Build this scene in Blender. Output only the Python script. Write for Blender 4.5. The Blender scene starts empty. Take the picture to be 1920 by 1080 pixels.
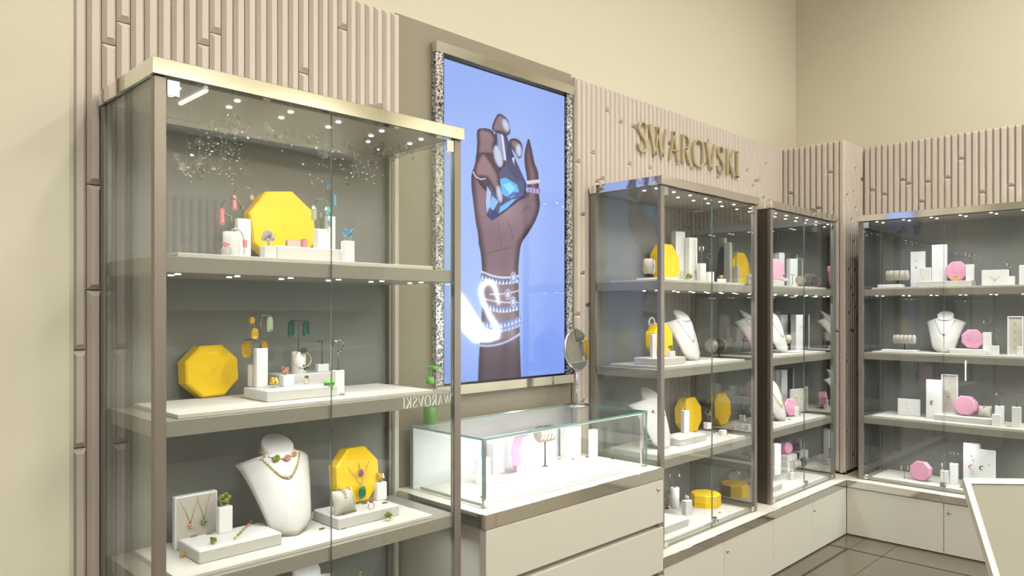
import bpy, bmesh, math, random
import numpy as np
from mathutils import Vector, Matrix
random.seed(7)
sc = bpy.context.scene
COL = sc.collection
# ------------------------------------------------------------------ camera, world, light, exposure
FPX, HZ, EYE = 1375.0, 582.0, 1.5
YAW = math.radians(44.8); CA, SA = math.cos(YAW), math.sin(YAW)
cam = bpy.data.cameras.new('camera'); camo = bpy.data.objects.new('camera', cam); COL.objects.link(camo)
camo.location = (0, 0, EYE); camo.rotation_euler = (math.pi/2, 0, YAW - math.pi/2)
cam.sensor_width = 36; cam.lens = FPX/1920*36; cam.shift_y = (HZ-540)/1920
cam.clip_start = 0.02
sc.camera = camo
sc.view_settings.view_transform = 'Standard'; sc.view_settings.look = 'None'
sc.view_settings.gamma = 1.0; sc.view_settings.use_curve_mapping = False
sc.view_settings.exposure = 0.0
sc.cycles.transparent_max_bounces = 40; sc.cycles.max_bounces = 10
sc.cycles.glossy_bounces = 6; sc.cycles.diffuse_bounces = 4; sc.cycles.transmission_bounces = 6
sc.cycles.sample_clamp_indirect = 4.0; sc.cycles.blur_glossy = 0.5
sc.cycles.caustics_reflective = False; sc.cycles.caustics_refractive = False
w = bpy.data.worlds.new('world'); sc.world = w; w.use_nodes = True
w.node_tree.nodes['Background'].inputs[0].default_value = (1.0, 0.985, 0.95, 1)
w.node_tree.nodes['Background'].inputs[1].default_value = 0.62
CEIL_W, LED_W, DESK_W = 13.5, 0.48, 0.60
ROOM_TONE = (1.0, 0.975, 0.915)
LED_TONE = (0.97, 0.985, 1.0)

# ------------------------------------------------------------------ placing helpers (turn a picture measurement into a place in the room)
def raydir(px):
    l = (px-960)/FPX
    return CA + l*SA, SA - l*CA
def at_z(px, py, z):
    t = (EYE - z)*FPX/(py-HZ); a, b = raydir(px); return a*t, b*t, t
def at_Y(px, Y):
    a, b = raydir(px); t = Y/b; return a*t, Y, t
def at_X(px, X):
    a, b = raydir(px); t = X/a; return X, b*t, t
def zof(py, t): return EYE + (HZ-py)*t/FPX
def proj(x, y, z):
    d = x*CA + y*SA; l = x*SA - y*CA
    return 960 + FPX*l/d, HZ - FPX*(z-EYE)/d

# ------------------------------------------------------------------ materials
MATS = {}
def nt(name):
    m = bpy.data.materials.new(name); m.use_nodes = True; return m, m.node_tree.nodes, m.node_tree.links
def s2l(c): return tuple((x/12.92 if x <= 0.04045 else ((x+0.055)/1.055)**2.4) for x in [v/255 for v in c])
def mat(name, rgb, rough=0.5, metal=0.0, spec=0.5, noise=0.0, nscale=30, bump=0.0, coat=0.0, trans=0.0, emit=None, es=0.0, stretch=None):
    m, n, l = nt(name); b = n['Principled BSDF']
    c = (*s2l(rgb), 1)
    b.inputs['Base Color'].default_value = c; b.inputs['Roughness'].default_value = rough
    b.inputs['Metallic'].default_value = metal; b.inputs['Specular IOR Level'].default_value = spec
    b.inputs['Coat Weight'].default_value = coat; b.inputs['Transmission Weight'].default_value = trans
    if emit is not None:
        b.inputs['Emission Color'].default_value = (*s2l(emit), 1); b.inputs['Emission Strength'].default_value = es
    if noise or bump:
        tc = n.new('ShaderNodeTexCoord'); mp = n.new('ShaderNodeMapping'); nz = n.new('ShaderNodeTexNoise')
        if stretch: mp.inputs['Scale'].default_value = stretch
        nz.inputs['Scale'].default_value = nscale; nz.inputs['Detail'].default_value = 4
        l.new(tc.outputs['Object'], mp.inputs[0]); l.new(mp.outputs[0], nz.inputs['Vector'])
        if noise:
            hs = n.new('ShaderNodeMix'); hs.data_type = 'RGBA'
            hs.inputs[6].default_value = tuple(x*(1-noise) for x in c[:3])+(1,)
            hs.inputs[7].default_value = tuple(min(1, x*(1+noise)) for x in c[:3])+(1,)
            l.new(nz.outputs['Fac'], hs.inputs[0]); l.new(hs.outputs[2], b.inputs['Base Color'])
        if bump:
            bp = n.new('ShaderNodeBump'); bp.inputs['Strength'].default_value = bump; bp.inputs['Distance'].default_value = 0.002
            l.new(nz.outputs['Fac'], bp.inputs['Height']); l.new(bp.outputs[0], b.inputs['Normal'])
    MATS[name] = m; return m
def glass(name, tint, f0=0.04, rough=0.0, mirror=None):
    m, n, l = nt(name); n.remove(n['Principled BSDF']); out = n['Material Output']
    g = n.new('ShaderNodeNewGeometry'); dp = n.new('ShaderNodeVectorMath'); dp.operation = 'DOT_PRODUCT'
    l.new(g.outputs['Normal'], dp.inputs[0]); l.new(g.outputs['Incoming'], dp.inputs[1])
    def mth(op, a, b=None):
        q = n.new('ShaderNodeMath'); q.operation = op
        for i, v in enumerate((a, b)):
            if v is None: continue
            if isinstance(v, (int, float)): q.inputs[i].default_value = v
            else: l.new(v, q.inputs[i])
        return q.outputs[0]
    c = mth('ABSOLUTE', dp.outputs['Value']); p = mth('POWER', mth('SUBTRACT', 1.0, c), 5.0)
    f = mth('ADD', mth('MULTIPLY', p, 1-f0), f0)
    tr = n.new('ShaderNodeBsdfTransparent'); tr.inputs[0].default_value = (*tint, 1)
    gl = n.new('ShaderNodeBsdfGlossy'); gl.inputs['Color'].default_value = (1, 1, 1, 1); gl.inputs['Roughness'].default_value = rough
    mx = n.new('ShaderNodeMixShader'); l.new(f, mx.inputs[0]); l.new(tr.outputs[0], mx.inputs[1]); l.new(gl.outputs[0], mx.inputs[2])
    l.new(mx.outputs[0], out.inputs[0]); MATS[name] = m; return m
M_cream = mat('cream_paint', (219, 213, 192), 0.85)
M_slat = mat('slat_lacquer', (212, 201, 190), 0.5)
M_taupe = mat('taupe_panel', (146, 138, 120), 0.5)
M_back = mat('grey_back_panel', (136, 137, 134), 0.55)
M_frame = mat('taupe_frame_metal', (150, 142, 134), 0.38, metal=0.55)
M_mirrormetal = mat('polished_steel', (240, 238, 233), 0.07, metal=1.0)
M_chrome = mat('chrome', (225, 225, 225), 0.12, metal=1.0)
M_shelf = mat('shelf_lacquer', (158, 154, 144), 0.35)
M_case_in = mat('case_ceiling', (150, 147, 138), 0.5)
M_board = mat('display_fabric', (212, 207, 200), 0.9, noise=0.03, nscale=220, bump=0.15)
M_white = mat('white_acrylic', (240, 240, 240), 0.45)
M_riser = mat('riser_leather', (214, 212, 208), 0.6, bump=0.1, nscale=200)
M_pad = mat('pad_suede', (196, 190, 180), 0.9, bump=0.2, nscale=260)
M_bust = mat('bust_leatherette', (216, 213, 210), 0.6, bump=0.08, nscale=240)
M_yellow = mat('yellow_lacquer', (252, 208, 8), 0.42, noise=0.02, nscale=8)
M_pink = mat('pink_lacquer', (226, 160, 190), 0.42, noise=0.02, nscale=8)
M_cab = mat('cabinet_lacquer', (203, 200, 188), 0.4)
M_top = mat('worktop_white', (236, 230, 216), 0.35)
M_dark = mat('dark_gap', (40, 37, 33), 0.8)
M_black = mat('black_plastic', (14, 15, 18), 0.25)
M_side = mat('dark_taupe_side', (92, 84, 74), 0.4, metal=0.3)
M_gold = mat('gold', (232, 208, 140), 0.25, metal=0.75)
M_sign = mat('sign_bronze', (200, 186, 150), 0.35, metal=0.4)
M_silver = mat('silver', (215, 215, 218), 0.18, metal=1.0)
M_stand = mat('stand_metal', (122, 116, 108), 0.3, metal=0.9)
M_tag = mat('tag_metal', (120, 116, 110), 0.25, metal=1.0)
M_ceil = mat('ceiling_paint', (240, 237, 228), 0.9)
M_tile = mat('floor_tile', (98, 89, 77), 0.12, noise=0.04, nscale=3, spec=0.4)
M_inlay = mat('black_inlay', (22, 19, 16), 0.2)
M_gap = mat('tile_grout', (96, 88, 78), 0.8)
M_far = mat('far_wall', (150, 140, 120), 0.8)
M_panelw = mat('easel_board', (138, 134, 117), 0.6)
M_rim = mat('easel_rim', (214, 208, 192), 0.35)
GEM = {}
for nm, c in dict(pink=(232, 130, 150), rose=(240, 190, 196), lilac=(225, 205, 225), blue=(70, 160, 215), teal=(80, 180, 180), clear=(235, 235, 240),
                  mint=(170, 190, 150), amber=(236, 186, 20), green=(6, 84, 62), olive=(110, 135, 20), peach=(230, 140, 110), purple=(150, 90, 150),
                  emerald=(20, 130, 80), magenta=(190, 70, 130)).items():
    GEM[nm] = mat('gem_'+nm, tuple(int(v+(255-v)*.12) for v in c), 0.12, metal=0.5, spec=0.9, coat=0.8)
M_glass = glass('case_glass', (0.965, 0.975, 0.962))
M_glassedge = mat('glass_edge', (112, 138, 130), 0.15, spec=0.8, trans=0.3)
M_glassteal = mat('showcase_glass_edge', (130, 185, 180), 0.15, spec=0.8, trans=0.3)
M_softled = mat('frosted_led_bar', (240, 240, 240), 0.4, emit=(245, 246, 240), es=0.8)
M_showback = mat('showcase_back', (206, 207, 212), 0.5)
M_sidemirror = mat('side_mirror', (196, 196, 192), 0.02, metal=1.0)
M_led = mat('led_glow', (255, 255, 255), 0.5, emit=(250, 250, 255), es=14.0)
M_lamp = mat('lamp_glow', (255, 255, 255), 0.5, emit=(255, 244, 220), es=22.0)
M_swan = mat('sign_glow', (255, 255, 255), 0.5, emit=(225, 240, 255), es=26.0)
M_lilacglow = mat('backlit_white', (255, 255, 255), 0.5, emit=(235, 240, 255), es=1.2)
for mm in (M_led, M_lamp, M_lilacglow): mm.cycles.emission_sampling = 'NONE'
M_signrefl = mat('painted_reflection_white', (255, 255, 255), 0.5)  # white for the letters that imitate a sign reflection
def facet_material():
    m, n, l = nt('crushed_crystal'); b = n['Principled BSDF']
    tc = n.new('ShaderNodeTexCoord'); v = n.new('ShaderNodeTexVoronoi'); v.inputs['Scale'].default_value = 130
    l.new(tc.outputs['Object'], v.inputs['Vector'])
    r = n.new('ShaderNodeValToRGB'); r.color_ramp.elements[0].color = (.03, .03, .03, 1); r.color_ramp.elements[1].color = (1, 1, 1, 1)
    sp = n.new('ShaderNodeSeparateColor'); l.new(v.outputs['Color'], sp.inputs[0]); l.new(sp.outputs[0], r.inputs[0]); l.new(r.outputs[0], b.inputs['Base Color'])
    bp = n.new('ShaderNodeBump'); bp.inputs['Strength'].default_value = 1.0; bp.inputs['Distance'].default_value = 0.02
    l.new(sp.outputs[1], bp.inputs['Height']); l.new(bp.outputs[0], b.inputs['Normal'])
    b.inputs['Metallic'].default_value = 0.7; b.inputs['Roughness'].default_value = 0.2
    return m
M_crush = facet_material()
M_sidedark = mat('smoked_mirror', (112, 114, 112), 0.06, metal=0.8)
M_tint = glass('crystal_disc', (0.80, 0.80, 0.78), f0=0.10)
M_liquid = mat('green_soap', (140, 205, 110), 0.25, trans=0.5)
M_pump = mat('green_pump', (120, 215, 90), 0.35)
M_bottle = glass('clear_plastic', (0.90, 0.95, 0.90), f0=0.06)

# ------------------------------------------------------------------ mesh builder
class MB:
    def __init__(s): s.v = []; s.f = []; s.m = []; s.sm = []
    def add(s, vs, fs, mi=0, smooth=False):
        o = len(s.v); s.v += [tuple(p) for p in vs]
        for k, f in enumerate(fs):
            s.f.append([i+o for i in f]); s.m.append(mi[k] if isinstance(mi, (list, tuple)) else mi); s.sm.append(smooth)
        return s
    def box(s, x0, x1, y0, y1, z0, z1, mi=0, edge=None, M=None):
        v = [(x, y, z) for z in (z0, z1) for y in (y0, y1) for x in (x0, x1)]
        if M is not None: v = [tuple(M @ Vector(p)) for p in v]
        f = [(0, 2, 3, 1), (4, 5, 7, 6), (0, 1, 5, 4), (2, 6, 7, 3), (0, 4, 6, 2), (1, 3, 7, 5)]
        if edge is not None:
            d = (x1-x0, y1-y0, z1-z0); k = d.index(min(d)); big = {2: (0, 1), 1: (2, 3), 0: (4, 5)}[k]
            mi = [mi if i in big else edge for i in range(6)]
        return s.add(v, f, mi)
    def cbox(s, x0, x1, y0, y1, z0, z1, c=0.002, mi=0, M=None):     # box with chamfered edges (24 verts)
        xs = (x0, x1); ys = (y0, y1); zs = (z0, z1); V = {}; vs = []
        for i in (0, 1):
            for j in (0, 1):
                for k in (0, 1):
                    sx, sy, sz = (1-2*i), (1-2*j), (1-2*k)
                    for a in range(3):
                        p = [xs[i], ys[j], zs[k]]
                        if a != 0: p[0] += sx*c
                        if a != 1: p[1] += sy*c
                        if a != 2: p[2] += sz*c
                        V[(i, j, k, a)] = len(vs); vs.append(p)
        bm = bmesh.new(); bv = [bm.verts.new(p) for p in vs]
        r = bmesh.ops.convex_hull(bm, input=bv)
        bmesh.ops.dissolve_limit(bm, angle_limit=0.01, verts=bm.verts, edges=bm.edges)
        bm.verts.index_update()
        pv = [tuple(M @ v.co) if M is not None else tuple(v.co) for v in bm.verts]
        fs = [[v.index for v in f.verts] for f in bm.faces]; bm.free()
        return s.add(pv, fs, mi)
    def prism(s, poly, z0, z1, mi=0, M=None, inset=0.0, smooth=False):   # poly CCW in xy; inset = chamfer on top face
        n = len(poly); vs = [(x, y, z0) for x, y in poly]
        cx = sum(p[0] for p in poly)/n; cy = sum(p[1] for p in poly)/n
        if inset:
            vs += [(x, y, z1-inset) for x, y in poly]
            r = max(math.hypot(p[0]-cx, p[1]-cy) for p in poly); k = 1-inset/r
            vs += [(cx+(x-cx)*k, cy+(y-cy)*k, z1) for x, y in poly]; L = 3
        else: vs += [(x, y, z1) for x, y in poly]; L = 2
        fs = [list(range(n))[::-1], [(L-1)*n+i for i in range(n)]]
        for q in range(L-1):
            for i in range(n):
                j = (i+1) % n; fs.append([q*n+i, q*n+j, (q+1)*n+j, (q+1)*n+i])
        if M is not None: vs = [tuple(M @ Vector(p)) for p in vs]
        return s.add(vs, fs, mi, smooth)
    def lathe(s, prof, n=20, mi=0, c=(0, 0, 0), M=None, smooth=True, caps=True):
        vs = []; fs = []
        for r, z in prof:
            for i in range(n):
                a = 2*math.pi*i/n; vs.append((c[0]+r*math.cos(a), c[1]+r*math.sin(a), c[2]+z))
        for k in range(len(prof)-1):
            for i in range(n):
                j = (i+1) % n; fs.append([k*n+i, k*n+j, (k+1)*n+j, (k+1)*n+i])
        if M is not None: vs = [tuple(M @ Vector(p)) for p in vs]
        s.add(vs, fs, mi, smooth)
        if caps:
            o = len(s.v)-len(vs); s.f.append([o+i for i in range(n)][::-1]); s.m.append(mi); s.sm.append(False)
            s.f.append([o+(len(prof)-1)*n+i for i in range(n)]); s.m.append(mi); s.sm.append(False)
        return s
    def tube(s, pts, r, n=6, closed=False, mi=0):
        pts = [Vector(p) for p in pts]; N = len(pts); vs = []; fs = []; up = None
        for i, p in enumerate(pts):
            a = pts[(i-1) % N] if (closed or i > 0) else p; b = pts[(i+1) % N] if (closed or i < N-1) else p
            t = (b-a).normalized() if (b-a).length > 1e-9 else Vector((0, 0, 1))
            if up is None: up = Vector((0, 0, 1)) if abs(t.z) < .9 else Vector((1, 0, 0))
            u = (up - t*up.dot(t)); u = u.normalized() if u.length > 1e-6 else t.orthogonal().normalized()
            up = u; w_ = t.cross(u); rr = r[i] if isinstance(r, (list, tuple)) else r
            for k in range(n):
                q = 2*math.pi*k/n; vs.append(p + u*math.cos(q)*rr + w_*math.sin(q)*rr)
        for i in range(N if closed else N-1):
            j = (i+1) % N
            for k in range(n):
                m_ = (k+1) % n; fs.append([i*n+k, i*n+m_, j*n+m_, j*n+k])
        if not closed: fs.append(list(range(n))[::-1]); fs.append([(N-1)*n+k for k in range(n)])
        return s.add(vs, fs, mi, True)
    def ball(s, c, r, mi=0, n=8, sc_=(1, 1, 1), smooth=False):
        prof = [(r*math.sin(math.pi*k/(n//2+1)), -r*math.cos(math.pi*k/(n//2+1))) for k in range(1, n//2+1)]
        M = Matrix.Translation(Vector(c)) @ Matrix.Diagonal((*sc_, 1)); return s.lathe(prof, n, mi, M=M, smooth=smooth)
    def build(s, name, mats, parent=None, loc=(0, 0, 0), rz=0.0, rx=0.0):
        me = bpy.data.meshes.new(name); me.from_pydata([tuple(p) for p in s.v], [], s.f)
        if not isinstance(mats, (list, tuple)): mats = [mats]
        for m in mats: me.materials.append(m)
        me.polygons.foreach_set('material_index', s.m); me.polygons.foreach_set('use_smooth', s.sm)
        bm = bmesh.new(); bm.from_mesh(me); bmesh.ops.recalc_face_normals(bm, faces=bm.faces); bm.to_mesh(me); bm.free()
        me.update()
        o = bpy.data.objects.new(name, me); COL.objects.link(o); o.location = loc; o.rotation_euler = (rx, 0, rz)
        if parent is not None: o.parent = parent
        return o
def tag(o, label=None, cat=None, group=None, kind=None):
    if label: o['label'] = label
    if cat: o['category'] = cat
    if group: o['group'] = group
    if kind: o['kind'] = kind
    return o
def empty(name, loc=(0, 0, 0), rz=0.0, label=None, cat=None, group=None, kind=None):
    o = bpy.data.objects.new(name, None); o.empty_display_size = 0.05; COL.objects.link(o)
    o.location = loc; o.rotation_euler = (0, 0, rz); return tag(o, label, cat, group, kind)
def boxm(x0, x1, y0, y1, z0, z1): return MB().box(x0, x1, y0, y1, z0, z1)
def area(name, loc, size, power, color, rot=(0, 0, 0), shape='DISK', sy=None, spread=None, parent=None):
    l = bpy.data.lights.new(name, 'AREA'); l.shape = shape; l.size = size
    if sy: l.size_y = sy
    l.energy = power; l.color = color
    if spread: l.spread = spread
    o = bpy.data.objects.new(name, l); COL.objects.link(o); o.location = loc; o.rotation_euler = rot
    if parent is not None: o.parent = parent
    return o

# ------------------------------------------------------------------ room shell
WA, WB, ZT = 2.46, 5.62, 2.685          # wall behind the cases, wall on the right, top of the slat cladding
PY, PX_, CYF, CXF = 2.38, 5.57, 1.94, 5.22
def struct(o, label): return tag(o, label, None, None, 'structure')
struct(boxm(-5, WB+.15, WA, WA+.15, 0, 4.3).build('wall_back', M_cream), 'cream painted wall behind the glass cases')
struct(boxm(WB, WB+.15, -4.0, WA, 0, 4.3).build('wall_right', M_cream), 'cream painted wall on the right')
struct(boxm(-5, WB+.15, -4.0, WA+.15, 4.3, 4.4).build('ceiling', M_ceil), 'pale ceiling')
struct(boxm(-1.0, WB+.15, -4.15, -4.0, 0, 4.3).build('wall_front', M_cream), 'cream wall across the shop')
wl = empty('added_light_bar', (2.3, -3.99, 3.35), 0, 'unseen light bar added on the far wall to brighten reflections in the case caps', 'added light')  # added bar light, out of view, brightens what the polished caps reflect
MB().cbox(-2.8, 2.8, 0, .05, 0, .05, .004).build('housing', M_chrome, wl)
MB().cbox(-2.78, 2.78, .005, .16, .0505, .054, .001).build('diffuser', M_softled, wl)
area('added_bar_lamp', (2.3, -3.90, 3.42), 5.4, 30.0, ROOM_TONE, rot=(math.pi, 0, 0), shape='RECTANGLE', sy=.06)
lp = MB().prism([(-1.2, WA), (-1.2, 2.335), (.585, 2.335), (.60, 2.35), (.60, WA)], 0, 4.3)
struct(lp.build('wall_left', M_cream), 'cream painted pilaster left of the slat wall')
# floor with tiles
fl = empty('floor', (0, 0, 0)); struct(fl, 'polished grey-brown floor tiles with a black inlay line')
boxm(-5, WB, -4.0, WA, -.1, -.012).build('floor_bed', M_gap, fl)
XL, YL = 4.762, 1.756
def tile(x0, x1, y0, y1): MB().cbox(x0+.0015, x1-.0015, y0+.0015, y1-.0015, -.012, 0.0, .001).build('tile', M_tile, fl)
boxm(-5, XL+.007, YL-.007, YL+.007, -.012, 0.0005).build('inlay_strip', M_inlay, fl)
boxm(XL-.007, XL+.007, -4.0, YL-.007, -.012, 0.0005).build('inlay_strip', M_inlay, fl)
xs = [XL-.007-.6*k for k in range(0, 11)]; ys = [1.749, 1.55]+[1.55-.6*k for k in range(1, 9)]
for i in range(len(xs)-1):
    for j in range(len(ys)-1): tile(xs[i+1], xs[i], ys[j+1], ys[j])
    tile(xs[i+1], xs[i], YL+.007, 2.44)
for j in range(len(ys)-1): tile(XL+.007, 5.6, ys[j+1], ys[j])
tile(XL+.007, 5.6, YL-.007, 2.44)
# slat cladding: every slat piece is a hipped block
def slat_piece(parent, a, b, z0, z1, axis, face, depth=.034):
    wd = b-a; g = .0012; h = .016; c = (wd-.019)/2*.92; hz = .016
    u0, u1 = a+g, b-g; f0 = face+depth-.0; f1 = face+h; f2 = face
    vs = [(u0, f0, z0), (u1, f0, z0), (u1, f0, z1), (u0, f0, z1), (u0, f1, z0+.001), (u1, f1, z0+.001), (u1, f1, z1-.001), (u0, f1, z1-.001),
          (u0+c, f2, z0+hz), (u1-c, f2, z0+hz), (u1-c, f2, z1-hz), (u0+c, f2, z1-hz)]
    fs = [(0, 3, 2, 1), (8, 9, 10, 11)]
    for o in (0, 4):
        for i in range(4): j = (i+1) % 4; fs.append((o+i, o+j, o+4+j, o+4+i))
    if axis == 'x': pts = vs
    else: pts = [(v[1], -v[0], v[2]) for v in vs]
    MB().add(pts, fs).build('slat', M_slat, parent)
def clad(name, label, a0, a1, face, axis, z0, seed, low=None):
    rnd = random.Random(seed); e = empty(name); struct(e, label)
    n = max(1, round((a1-a0)/.0402)); wd = (a1-a0)/n
    for i in range(n):
        cuts = [z0]; z = z0 + rnd.uniform(.1, 1.2)
        if low and i in low: cuts += low[i]
        else:
            while z < ZT-.12:
                cuts.append(z); z += rnd.choice([rnd.uniform(.25, .5), rnd.uniform(.7, 1.6), rnd.uniform(.7, 1.6)])
        cuts.append(ZT)
        for k in range(len(cuts)-1): slat_piece(e, a0+i*wd, a0+(i+1)*wd, cuts[k]+.0006, cuts[k+1]-.0006, axis, face)
    return e
Z0s = 0.36
clad('trim_1', 'beige ribbed slat cladding left of the video screen', .605, 1.767, PY, 'x', Z0s, 11, {0: [1.10, 1.385], 1: [1.56, 1.87], 3: [2.37]})
clad('trim_2', 'beige ribbed slat cladding carrying the bronze sign', 2.86, CXF, PY, 'x', Z0s, 23)
clad('trim_3', 'beige ribbed slats on the left face of the corner column', -WA+.03, -CYF-.0, CXF, 'y', .372, 5)
clad('trim_4', 'beige ribbed slats on the front face of the corner column', CXF, PX_, CYF, 'x', .372, 9)
clad('trim_5', 'beige ribbed slat cladding above and behind the right-hand case', -CYF, 0.30, PX_, 'y', Z0s, 31)
struct(boxm(CXF+.034, WB-.001, CYF+.034, WA-.001, .372, ZT-.002).build('trim_6', M_slat), 'core of the corner column')
struct(boxm(1.769, 2.858, 2.415, WA-.001, .0, 2.70).build('trim_7', M_taupe), 'flat taupe panel behind the video screen')
# ceiling lights (above the frame; they give the room its light)
def ceiling_light(x, y, k):
    e = empty('ceiling_light', (x, y, 4.3), 0, 'round recessed ceiling downlight', 'ceiling light', 'ceiling downlights')
    MB().lathe([(.14, -.012), (.15, 0)], 24, caps=False).lathe([(.12, -.006), (.14, -.012)], 24, caps=False).build('trim_ring', M_chrome, e)
    MB().lathe([(.118, -.006), (.12, -.004)], 24).build('diffuser', M_lamp, e)
    area('downlight', (x, y, 4.285), .24, CEIL_W*k, ROOM_TONE, spread=math.radians(150))
for x in (.2, 1.6, 3.0, 4.5):
    for y in (.9, -.5, -2.0, -3.2): ceiling_light(x, y, 1.0 if y > 0 else (1.15 if y > -3 else 3.2))  # row by the far wall added, with raised power, to brighten cap reflections
# opposite side of the shop, only seen in reflections
opp = MB()
for i in range(20):
    x = 1.75+i*.085; opp.prism([(x, -3.99), (x+.08, -3.99), (x+.06, -3.95), (x+.02, -3.95)], 2.05, 2.7)
struct(opp.build('trim_8', M_slat), 'ribbed cladding on the opposite wall')
struct(boxm(.2, 5.3, -3.99, -3.6, .0, 2.05).build('trim_9', M_back), 'dark wall unit on the opposite side')
for k in range(3):
    struct(boxm(.3, 5.2, -3.6, -3.55, .6+.45*k, .62+.45*k).build('trim_%d' % (10+k), M_shelf), 'pale shelf line on the opposite unit')

# ------------------------------------------------------------------ lettering
def stroke(pts, ws):
    P = [Vector((p[0], p[1])) for p in pts]; L = []; R = []
    for i, p in enumerate(P):
        a = P[max(0, i-1)]; b = P[min(len(P)-1, i+1)]; t = (b-a).normalized(); nrm = Vector((-t.y, t.x))
        wv = ws[i] if isinstance(ws, (list, tuple)) else ws
        L.append(p+nrm*wv/2); R.append(p-nrm*wv/2)
    return L, R
def spl(ctrl, n=24):
    out = []; P = [ctrl[0]]+list(ctrl)+[ctrl[-1]]
    for i in range(1, len(P)-2):
        for k in range(n//(len(P)-3)+1):
            t = k/(n//(len(P)-3)+1); r = []
            for d in range(len(P[0])):
                a, b, c, e = P[i-1][d], P[i][d], P[i+1][d], P[i+2][d]
                r.append(.5*((2*b)+(-a+c)*t+(2*a-5*b+4*c-e)*t*t+(-a+3*b-3*c+e)*t**3))
            out.append(tuple(r))
    out.append(tuple(ctrl[-1])); return out
TK, TN = .115, .05
def cs(ctrl):                               # control points (x, y, width)
    q = spl(ctrl, 30); return [(a, b) for a, b, c in q], [c*.78 for a, b, c in q]
LET = {
 'S': (.46, [cs([(.40, .80, .10), (.34, .95, .05), (.22, .985, .06), (.08, .88, .11), (.08, .70, .13), (.24, .53, .16), (.38, .36, .14), (.40, .16, .12), (.26, .02, .06), (.10, .04, .05), (.04, .24, .10)])]),
 'W': (.86, [([(.02, 1), (.27, 0)], [.13, .10]), ([(.42, .96), (.27, .0)], [TN, .05]), ([(.38, 1), (.62, 0)], [.13, .10]), ([(.84, 1), (.62, 0)], [.08, .05])]),
 'A': (.56, [([(.06, 0), (.27, 1)], [TN, TN]), ([(.50, 0), (.25, 1)], [.13, .10]), ([(.13, .34), (.42, .34)], [.05, .05])]),
 'R': (.54, [([(.10, 0), (.10, 1)], [TK, TK]), cs([(.12, .97, .05), (.32, .96, .07), (.44, .76, .14), (.32, .53, .07), (.14, .50, .05)]), ([(.22, .52), (.52, 0)], [.13, .15])]),
 'O': (.66, [cs([(.33, .985, .06), (.10, .86, .12), (.05, .5, .15), (.10, .14, .12), (.33, .015, .06), (.56, .14, .12), (.61, .5, .15), (.56, .86, .12), (.33, .985, .06)])]),
 'V': (.56, [([(.03, 1), (.29, 0)], [.13, .10]), ([(.53, 1), (.29, 0)], [.08, .05])]),
 'K': (.56, [([(.10, 0), (.10, 1)], [TK, TK]), ([(.50, 1), (.14, .46)], [.08, .06]), ([(.22, .55), (.54, 0)], [.12, .17])]),
 'I': (.22, [([(.10, 0), (.10, 1)], [TK, TK]), ([(.0, .015), (.20, .015)], [.03, .03]), ([(.0, .985), (.20, .985)], [.03, .03])]),
}
def lettering(parent, text, width, height, thick, material, gap=.10, name='letter'):
    tot = sum(LET[c][0] for c in text)+gap*(len(text)-1); kx = width/tot; x = 0
    for c in text:
        mb = MB()
        for pts, ws in LET[c][1]:
            L, R = stroke(pts, ws); n = len(L)
            ff = [((x+p.x)*kx, -thick, p.y*height) for p in L]+[((x+p.x)*kx, -thick, p.y*height) for p in R]
            bb = [((x+p.x)*kx, 0, p.y*height) for p in L]+[((x+p.x)*kx, 0, p.y*height) for p in R]
            vs = ff+bb; fs = []
            for i in range(n-1):
                fs += [(i, i+1, n+i+1, n+i), (2*n+i, 3*n+i, 3*n+i+1, 2*n+i+1), (i, 2*n+i, 2*n+i+1, i+1), (n+i, n+i+1, 3*n+i+1, 3*n+i)]
            fs += [(0, n, 3*n, 2*n), (n-1, 3*n-1, 4*n-1, 2*n-1)]
            mb.add(vs, fs)
        mb.build(name, material, parent); x += LET[c][0]+gap
sg = empty('shop_sign', (3.375, PY-.001, 2.385), 0, 'raised bronze lettering SWAROVSKI on the ribbed slat wall', 'sign')
lettering(sg, 'SWAROVSKI', 1.16, .168, .015, M_sign)
os_ = empty('shop_sign', (2.85, -3.949, 2.25), math.pi, 'bronze lettering on the opposite ribbed wall', 'sign')
lettering(os_, 'SWAROVSKI', 1.16, .168, .022, M_sign)

# ------------------------------------------------------------------ base cabinets and worktop
ZB = .365
def lock(parent, x, y, z):
    MB().lathe([(.009, 0), (.009, .006), (.004, .009)], 12, M=Matrix.Translation((x, y, z)) @ Matrix.Rotation(math.pi/2, 4, 'X')).build('lock', M_chrome, parent)
def base_unit(loc, rz, seams, label, locks, depth=.5):
    e = empty('base_cabinet', loc, rz, label, 'cabinet', 'low cream base cabinets')
    W = seams[-1]
    boxm(0, W, .02, depth, .0, ZB-.045).build('body', M_dark if False else M_cab, e)
    for i in range(len(seams)-1):
        d = MB().cbox(seams[i]+.0015, seams[i+1]-.0015, 0, .019, .008, ZB-.047, .0015).build('door', M_cab, e)
        if i in locks: lock(d, seams[i]+.03, 0.0, ZB-.10)
    return e
YB = 1.87
base_unit((.70, YB, 0), 0, [0, .5, 1.0], 'low cream base cabinet beneath the nearest tall case', (0, 1))
base_unit((2.870, YB, 0), 0, [0, .552, 1.11], 'low cream base cabinet under the case with the bronze sign above', (1,))
base_unit((3.98, YB, 0), 0, [0, .528, 1.0785], 'low cream base cabinet just left of the inner corner', (1,))
base_unit((5.06, YB-.0, 0), -math.pi/2, [0, .578, 1.16], 'low cream base cabinet on the right wall beside the corner', (1,), .5)
base_unit((5.06, YB-1.16, 0), -math.pi/2, [0, .58, 1.16], 'low cream base cabinet on the right wall behind the leaning board', (1,), .5)
wt = empty('worktop', (0, 0, 0), 0, 'long L-shaped white worktop with polished metal edge running round the corner', 'worktop')
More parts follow.
